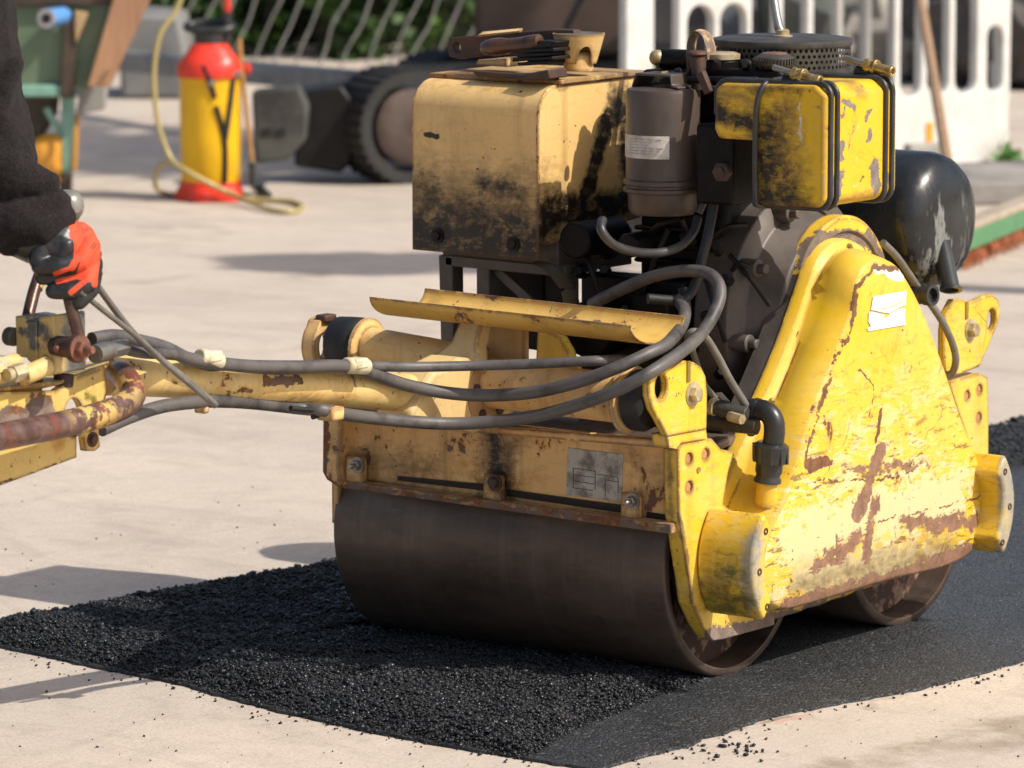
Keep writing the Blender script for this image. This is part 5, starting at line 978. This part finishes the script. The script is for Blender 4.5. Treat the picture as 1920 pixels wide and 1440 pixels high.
mm = M(); mm.prism([bp(-.075+a, z_, -.02) for a, z_ in ((0, .3), (.035, .3), (.035, .56), (0, .56))], nb*-.05); mm.prism([bp(-.08+a, z_, -.02) for a, z_ in ((.0, .06), (.045, .04), (.045, .34), (.02, .34))], nb*-.06); obj('hinge_post', mm, WH.m, WB, bevel=.006)
# plastic sheet hanging on the barrier end
O = bp(-.14, .5, -.1); P = kv(O); mm = M(); rs = []
for y_, w_, o_ in ((-60, 36, 0), (0, 34, 4), (40, 30, 7), (80, 26, 10), (110, 18, 12)):
    rs.append([P(1868+o_+w_*(t_-.5)+3*math.sin(t_*9+y_*.05), y_, .02*math.sin(t_*11+y_*.03)) for t_ in [k/12 for k in range(13)]])
vs = [p for r_ in rs for p in r_]; mm.add(vs, [(i*13+k, i*13+k+1, (i+1)*13+k+1, (i+1)*13+k) for i in range(4) for k in range(12)])
pt = NT('white and pale red sheet'); xx = pt.vm('DOT_PRODUCT', pt.co, tuple(RT)); c0_ = P(1860, 40).dot(RT); pt.fin(pt.mix(pt.mul(pt.mr(xx, c0_, c0_-.03), pt.mr(pt.noise(8, 3), .4, .6)), (.78, .75, .76), (.6, .18, .16)), .4)
sh = obj('plastic_sheet', mm, pt.m); so_ = sh.modifiers.new('thick', 'SOLIDIFY'); so_.thickness = .004; tag(sh, 'white and pale red plastic sheet hanging at the end of the white barrier', 'plastic sheet')
# broom
O = G(1820, 468); P = kv(O); BRm = thing('yard_broom', 'yard broom with green head and rust red bristles lying on the concrete', 'broom', O)
ax0, ax1 = at(1790, 440, Z=.1), at(1960, 372, Z=.1); dx = (ax1-ax0).normalized()
sd = V(dx.y, -dx.x, 0).normalized()
if sd.dot(FH) > 0: sd = -sd
def rodbox(z0_, z1_, w_, o_=0): 
    mm = M(); mm.loft([[p_+sd*(a*w_+o_)+V(0, 0, z_-p_.z) for a, z_ in ((-1, z0_), (1, z0_), (1, z1_), (-1, z1_))] for p_ in (ax0, ax1)]); return mm
obj('wooden_block', rodbox(.102, .124, .03), simple('weathered wood', (.42, .35, .27), (.3, .24, .18), 20, .7), BRm, bevel=.004)
gb = NT('green bristle'); f1 = gb.noise(60, 3, .6, stretch=(1, 1, .1)); gb.fin(gb.mix(gb.mr(f1, .3, .7), (.07, .19, .085), (.1, .26, .12)), .6, 0, gb.bump(f1, .8, .01)); ob = NT('rust red bristle'); f1 = ob.noise(60, 3, .6, stretch=(1, 1, .1)); ob.fin(ob.mix(ob.mr(f1, .3, .7), (.3, .085, .03), (.42, .14, .05)), .6, 0, ob.bump(f1, .8, .01))
obj('green_band', rodbox(.052, .102, .034), gb.m, BRm, bevel=.004)
random.seed(5); mm = M()
for i in range(360):
    t_ = random.random(); p = ax0.lerp(ax1, t_); a = p+sd*random.uniform(-.03, .03); a.z = .055; b = a+sd*random.uniform(-.01, .025)+dx*random.uniform(-.01, .01); b.z = random.uniform(.002, .02); mm.tube([a, b], [.004, .0025], 4, 1)
br_ = mm
me_ = obj('bristles', mm, ob.m, BRm)
hb = at(1797, 432, Z=.11); ht = at(1713, -80, O=bp(.3, .8, .06)); mm = M(); mm.tube([hb, hb.lerp(ht, .5), ht], .0165, 14, 3); obj('handle', mm, simple('brown broom handle', (.36, .22, .12), (.26, .15, .08), 12, .5, stretch=(3, 3, .3)), BRm)
# paving slabs and rubble on the right, far pile behind the barrier
SLB = simple('grey paving slab', (.3, .275, .25), (.2, .185, .17), 7, .85, 0, .4)
for i, (x_, y_, w_, d_, h_, lb) in enumerate(((1880, 375, .55, .3, .07, 'flat grey paving slab lying nearest the broom head'), (1905, 345, .5, .35, .06, 'pale grey paving slab lying behind the other slab, right of the water tank'))):
    c = G(x_, y_); mm = M(); mm.box(c+V(0, 0, h_/2), (w_, d_, h_), zrot(TH+.15+.2*i)); o = obj('paving_slab', mm, SLB, None, bevel=.008); tag(o, lb, 'paving slab', 'slabs on the concrete')
Ow = G(1880, 316)
gv = leaves(260, lambda: (G(1893+random.gauss(0, 9), 309+random.gauss(0, 2))+V(0, 0, abs(random.gauss(0, .02))), 0), .012, .03); kind(leafmesh('weeds', gv, simple('weed green', (.09, .22, .04), (.05, .14, .02), 30, .6)), 'stuff')
# dark skip behind left half of the barrier and heaped rubble behind right half
O = G(1350, 150); P = kv(O, 1.2); mm = M(); mm.prism([P(x_, y_) for x_, y_ in ((1130, -160), (1490, -150), (1470, 138), (1160, 138))], FH*1.2); sk = obj('skip', mm, simple('charcoal skip paint', (.04, .04, .042), (.06, .055, .055), 4, .55, .1), None, bevel=.02); tag(sk, 'charcoal grey metal skip standing behind the white barrier', 'skip')
random.seed(11)
for i, (x_, y_, s_, c_, lb, yy) in enumerate(((1520, 150, .42, (.16, .17, .18), 'blue grey tarpaulin bundle behind the middle of the white barrier', .35), (1600, 168, .5, (.12, .13, .11), 'dark grey green stone lump behind the white barrier, right of the bundle', .4), (1690, 176, .4, (.33, .3, .26), 'pale beige stone lump behind the white barrier', .42), (1770, 166, .45, (.14, .14, .135), 'grey stone lump behind the white barrier, nearest its right end', .4), (1905, 190, .55, (.09, .08, .07), 'dark brown rubble lump right of the white barrier', .6))):
    c = G(x_, y_)+FH*.9; mm = M(); rs = []
    for j in range(1, 10):
        a = math.pi*j/10; rs.append([c+V(math.sin(a)*math.cos(b)*s_*.8, math.sin(a)*math.sin(b)*s_*.6, s_*.38-math.cos(a)*s_*.55)*1.0+mnoise.noise_vector(V(math.cos(b)*1.7, math.sin(b)*1.7, a*1.6+i*9))*s_*.32 for b in [2*math.pi*k/18 for k in range(18)]])
    for r_ in rs:
        for p in r_: p.z = max(0, p.z)
    mm.loft(rs); o = obj('rubble_lump', mm, simple('rubble %d' % i, c_, tuple(q_*.5 for q_ in c_), 4, .85, 0, .6, 12), None, ang=25); tag(o, lb, 'rubble', 'lumps behind the barrier')
hedge('hedge', 'dark shaded hedge behind the right end of the white barrier', 1500, 2080, 120, 0, .9, 1.4, 5000)
# ------------------------------------------------------------------ the operator
def caps(m, pts, rad, n=14):
    """tapered limb as closed rounded tube"""
    P = [Vector(p) for p in pts]; k = len(P); rr = rad if hasattr(rad, '__len__') else [rad]*k
    P2, R2 = [], []
    for i in range(k-1):
        for j in range(6): t = j/6; P2.append(P[i].lerp(P[i+1], t)); R2.append(rr[i]+(rr[i+1]-rr[i])*t)
    P2.append(P[-1]); R2.append(rr[-1])
    d0, d1 = (P2[0]-P2[1]).normalized(), (P2[-1]-P2[-2]).normalized()
    def cap(p, d, r): return [(p+d*r*math.sin(a), r*max(.08, math.cos(a))) for a in (R(88), R(60), R(32))]
    A0 = cap(P2[0], d0, R2[0]); A1 = cap(P2[-1], d1, R2[-1])[::-1]
    allp = [a for a, _ in A0]+P2+[a for a, _ in A1]; allr = [b for _, b in A0]+R2+[b for _, b in A1]
    u = None; rings = []
    for i, p in enumerate(allp):
        t = (allp[min(i+1, len(allp)-1)]-allp[max(i-1, 0)]).normalized()
        u = frame_of(t)[0] if u is None else (u-t*u.dot(t)).normalized(); v = t.cross(u)
        rings.append([p+(u*math.cos(2*math.pi*q/n)+v*math.sin(2*math.pi*q/n))*allr[i] for q in range(n)])
    m.loft(rings); return m
def remesh(o, vox, sm=6, disp=None):
    r_ = o.modifiers.new('remesh', 'REMESH'); r_.mode = 'VOXEL'; r_.voxel_size = vox; r_.use_smooth_shade = True
    s_ = o.modifiers.new('smooth', 'SMOOTH'); s_.iterations = sm; s_.factor = .5
    if disp:
        tx = bpy.data.textures.new('folds', 'CLOUDS'); tx.noise_scale = disp[0]; tx.noise_depth = 3; d_ = o.modifiers.new('folds', 'DISPLACE'); d_.texture = tx; d_.strength = disp[1]; d_.mid_level = .5; d_.texture_coords = 'LOCAL'
    return o
HP = at(128, 490, X=-.238); D0 = (HP-CAM).dot(FW)
def hd(px, py, dz=0): return at(px, py, D=D0+dz)
base_ = CAM.xy.to_3d()+FH*(D0*.985)
cen = base_+RT*(-.98)+FH*.14; fd = (RT*.80+FH*.6).normalized(); rd = fd.cross(V(0, 0, 1)).normalized()
def pp(f, r, z): return cen+fd*f+rd*r+V(0, 0, z)
elb = hd(-62, 190, -.01); shd = pp(0, .2, 1.42); lsh = pp(0, -.2, 1.42); lel = pp(.05, -.29, 1.14); lha = pp(.28, -.2, 1.0)
PE_ = thing('person', 'person in a dark grey fleece and red and black work gloves holding the control lever', 'person', cen)
SK = simple('skin', (.5, .29, .2), (.44, .24, .17), 20, .5)
m = M(); caps(m, [pp(0, 0, .98), pp(.0, 0, 1.15), pp(0, 0, 1.38)], [.15, .145, .15]); caps(m, [pp(0, 0, 1.4), pp(.03, 0, 1.56)], [.06, .055])
for c_, r_ in ((pp(.035, 0, 1.66), .088), (pp(.02, 0, 1.7), .092), (pp(.05, 0, 1.61), .07)): m.ball(c_, r_, 10, (1, 1, 1.1))
caps(m, [pp(.125, 0, 1.68), pp(.148, 0, 1.645)], [.012, .017]); caps(m, [pp(.115, -.022, 1.605), pp(.12, 0, 1.607), pp(.115, .022, 1.605)], .009)
for s_ in (-1, 1): caps(m, [pp(.02, s_*.09, 1.64), pp(.015, s_*.094, 1.68)], [.014, .02])
caps(m, [shd, elb, hd(70, 436, 0)], [.055, .042, .03]); caps(m, [lsh, lel, lha], [.055, .042, .03])
for s_ in (-1, 1): caps(m, [pp(0, s_*.09, .95), pp(.06*s_, s_*.1, .5), pp(.02*s_, s_*.11, .09)], [.085, .058, .042]); caps(m, [pp(.02*s_, s_*.11, .06), pp(.02*s_+.13, s_*.12, .045)], [.045, .04])
BD = remesh(obj('body', m, SK, PE_), .012, 6)
FL = NT('dark fleece'); n1 = FL.noise(260, 4, .75); n2 = FL.noise(9, 4, .6); n3 = FL.noise(640, 2, .6)
col = FL.mix(FL.mr(n1, .38, .66), (.011, .009, .0095), (.028, .023, .024)); col = FL.mix(FL.mul(FL.mr(n2, .45, .7), .3), col, (.036, .029, .029)); lint = FL.mr(FL.voro(95), .1, .05)
lint = FL.mul(FL.mul(lint, FL.mr(n2, .48, .56)), FL.mx(FL.seg(hd(50, 395), hd(110, 420), .05, .3), FL.seg(hd(0, 440), hd(40, 400), .04, .3))); col = FL.mix(FL.mul(lint, .7), col, (.34, .28, .22))
FL.fin(col, .95, 0, FL.bump(FL.math('ADD', n1, n3), .8, .0022), .1, Sheen_Weight=.05)
m = M(); caps(m, [pp(0, 0, .92), pp(0, 0, 1.15), pp(0, 0, 1.38)], [.175, .17, .165]); caps(m, [pp(0, -.19, 1.4), pp(0, .19, 1.4)], .08); caps(m, [lsh, lel, lha], [.082, .07, .05]); caps(m, [pp(0, 0, 1.42), pp(.02, 0, 1.5)], .075)
caps(m, [shd, pp(.02, .22, 1.28), hd(-66, -60), hd(-52, 150), hd(-24, 262)], [.085, .078, .068, .067, .065]); caps(m, [hd(-24, 255), hd(8, 325)], [.064, .05])
caps(m, [hd(-60, 300, -.01), hd(20, 326, -.028), hd(88, 342, -.016)], [.05, .038, .019]); caps(m, [hd(-50, 250, -.03), hd(-5, 295, -.036), hd(40, 330, -.03)], [.03, .026, .022])
caps(m, [hd(-50, 440, -.01), hd(30, 408, -.022), hd(104, 380, -.01)], [.036, .031, .021]); caps(m, [hd(-60, 380, 0), hd(20, 375, .0), hd(70, 385, .01)], [.056, .044, .034])
caps(m, [hd(20, 448, -.006), hd(80, 430, -.018), hd(114, 412, -.004)], [.026, .029, .022]); caps(m, [hd(30, 120, -.045), hd(-10, 210, -.05), hd(-50, 250, -.05)], [.012, .018, .015])
JK = remesh(obj('jacket', m, FL.m, PE_), .0042, 2, (.045, .012))
m = M()
for s_ in (-1, 1): caps(m, [pp(0, s_*.085, .93), pp(.06*s_, s_*.1, .5), pp(.02*s_, s_*.11, .1)], [.11, .085, .07])
remesh(obj('trousers', m, simple('dark work trousers', (.025, .027, .035), (.04, .04, .05), 20, .8), PE_), .012, 4, (.12, .015))
for s_ in (-1, 1):
    m = M(); caps(m, [pp(.02*s_-.03, s_*.11, .055), pp(.02*s_+.14, s_*.12, .05)], [.055, .05]); caps(m, [pp(.02*s_, s_*.11, .08), pp(.02*s_, s_*.11, .2)], .058); remesh(obj('boot', m, simple('brown boot', (.09, .055, .03), (.05, .03, .02), 30, .6), PE_), .008, 3)
m = M(); m.ball(pp(.015, 0, 1.735), .102, 12, (1, 1, .85)); obj('knit_cap', m, simple('black knit cap', (.02, .02, .022), (.03, .03, .03), 60, .9), PE_)
for s_ in (-1, 1): m = M(); m.ball(pp(.112, s_*.034, 1.685), .012, 8); obj('eye', m, simple('eye white', (.7, .68, .65), rough=.2), PE_)
# glove with five fingers, closed round the lever
GL = NT('red and black work glove')
def flat2(v): v = Vector(v); return v-FW*v.dot(FW)
dn = GL.vm('DOT_PRODUCT', GL.co, tuple(FW)); on = GL.n('ShaderNodeVectorMath', operation='SCALE'); on.inputs[0].default_value = FW; GL.set(on.inputs[3], dn); fl_ = GL.vm('SUBTRACT', GL.co, on.outputs[0])
def gs(a, b, r, so_=.88): return GL.seg(flat2(hd(*a)), flat2(hd(*b)), r, so_, fl_)
om = None
for a, b, r_ in (((149, 424), (178, 457), .0135), ((152, 440), (172, 470), .014), ((160, 466), (176, 482), .0105), ((152, 462), (152, 482), .0075), ((152, 482), (140, 503), .005), ((140, 503), (108, 515), .0032), ((168, 482), (154, 518), .0062), ((154, 518), (112, 529), .0034), ((177, 486), (170, 522), .0062), ((170, 522), (138, 550), .004), ((184, 490), (180, 535), .0034)):
    g_ = gs(a, b, r_); om = g_ if om is None else GL.mx(om, g_)
n1 = GL.noise(180, 3, .6); col = GL.mix(om, GL.mix(GL.mr(n1, .4, .6), (.016, .016, .017), (.026, .026, .027)), GL.mix(GL.mr(GL.noise(30, 3), .4, .65), (.72, .075, .022), (.62, .055, .018)))
pk = None
for a, b in (((156, 428), (163, 434)), ((156, 434), (161, 438)), ((163, 428), (166, 433)), ((172, 466), (180, 455)), ((176, 468), (183, 458))):
    g_ = gs(a, b, .0012, .5); pk = g_ if pk is None else GL.mx(pk, g_)
col = GL.mix(GL.mul(pk, .75), col, (.05, .012, .01))
GL.fin(col, GL.mr(om, 0, 1, .38, .75), 0, GL.bump(n1, .25, .001))
m = M(); z = -.014
caps(m, [hd(50, 430, 0), hd(90, 445, 0), hd(118, 458, 0)], [.033, .034, .034]); caps(m, [hd(112, 446, .004), hd(150, 446, .004), hd(166, 462, .006)], [.028, .0225, .017]); caps(m, [hd(118, 468, .0), hd(160, 478, .005), hd(168, 494, .008)], [.03, .022, .017])
caps(m, [hd(80, 462, -.016), hd(72, 486, -.022), hd(84, 502, -.024)], [.019, .015, .012])      # thumb
caps(m, [hd(166, 460, -.006), hd(150, 492, -.022), hd(112, 499, -.03), hd(74, 500, -.026)], [.016, .0142, .013, .0115])
caps(m, [hd(171, 478, -.004), hd(157, 514, -.014), hd(118, 522, -.018), hd(78, 521, -.014)], [.015, .0118, .0108, .0098])
caps(m, [hd(174, 496, 0), hd(162, 534, -.022), hd(130, 546, -.028), hd(100, 546, -.024)], [.0145, .0125, .012, .0112])
caps(m, [hd(173, 512, .004), hd(170, 542, -.008), hd(154, 560, -.016), hd(149, 567, -.018)], [.0145, .0125, .0115, .0105])
remesh(obj('glove', m, GL.m, PE_), .0018, 2)
m = M(); caps(m, [hd(36, 436, 0), hd(70, 448, 0), hd(100, 458, -.004)], [.034, .036, .031]); caps(m, [hd(96, 450, -.018), hd(126, 462, -.022), hd(118, 480, -.022)], [.012, .014, .012]); remesh(obj('glove_cuff', m, simple('black glove palm', (.016, .016, .017), (.028, .028, .03), 40, .4), PE_), .003, 4)
m = M(); caps(m, [lha, lha+fd*.1], [.04, .035])
for k in range(4): caps(m, [lha+fd*.1+rd*(.024*k-.036), lha+fd*.16+rd*(.026*k-.039)-V(0, 0, .02), lha+fd*.15+rd*(.026*k-.039)-V(0, 0, .055)], [.013, .0115, .01])
caps(m, [lha+fd*.04+rd*.04, lha+fd*.1+rd*.065-V(0, 0, .02)], [.014, .011]); remesh(obj('glove', m, simple('left glove', (.6, .06, .02), (.02, .02, .02), 10, .6, lo=.48, hi=.5), PE_), .004, 3)
# ------------------------------------------------------------------ unseen trees added at the right so their crowns shade bands of the concrete
bk_ = simple('tree bark', (.09, .065, .045), (.05, .035, .025), 12, .85, 0, .6, 30, stretch=(1, 1, .2))
def unseen_tree(label, shade, h, crown, n, seed, rot=0, cr=(.18, .4)):
    """crown centre stands where its shadow meets the given spot of ground"""
    random.seed(seed); cc_ = shade+V(SUN.x/SUN.z*h, SUN.y/SUN.z*h, h); T_ = thing('unseen_tree', label, 'unseen_tree', V(cc_.x+.3, cc_.y+.2, 0)); T_['group'] = 'unseen trees added at the right of the yard'
    b0 = T_.location.copy(); m = M(); m.tube([b0, b0+V(.05, .03, h*.4), V(cc_.x, cc_.y, h-.3)], [.14, .1, .05], 12, 6)
    for k in range(7):
        a = 2*math.pi*k/7+.3; e = cc_+V(math.cos(a)*crown[0]*.7, math.sin(a)*crown[1]*.7, random.uniform(-.2, .3)*crown[2]); m.tube([b0.lerp(cc_, .62+.04*k), e.lerp(cc_, .4), e], [.04, .025, .01], 8, 3)
    obj1('trunk', m, bk_, T_)
    cl = [(cc_+Matrix.Rotation(rot, 3, 'Z') @ V(random.uniform(-1, 1)*crown[0], random.uniform(-1, 1)*crown[1], random.uniform(-1, 1)*crown[2]), random.uniform(*cr)) for _ in range(60)]
    def fn():
        c, r_ = random.choice(cl); return c+Vector(rng.normal(size=3)).normalized()*r_*random.random()**.4, 0
    leafmesh('crown', leaves(n, fn, .05, .09), lf.m, T_)
unseen_tree('tall tree added right of the yard to cast the shade beside the green cart', G(130, 270), 5.2, (1.2, .75, .5), 4500, 2, R(10))
unseen_tree('tree added right of the yard to cast the shade behind the oil tank', G(760, 493), 4.4, (.34, .1, .12), 1500, 4, R(38), (.08, .2))
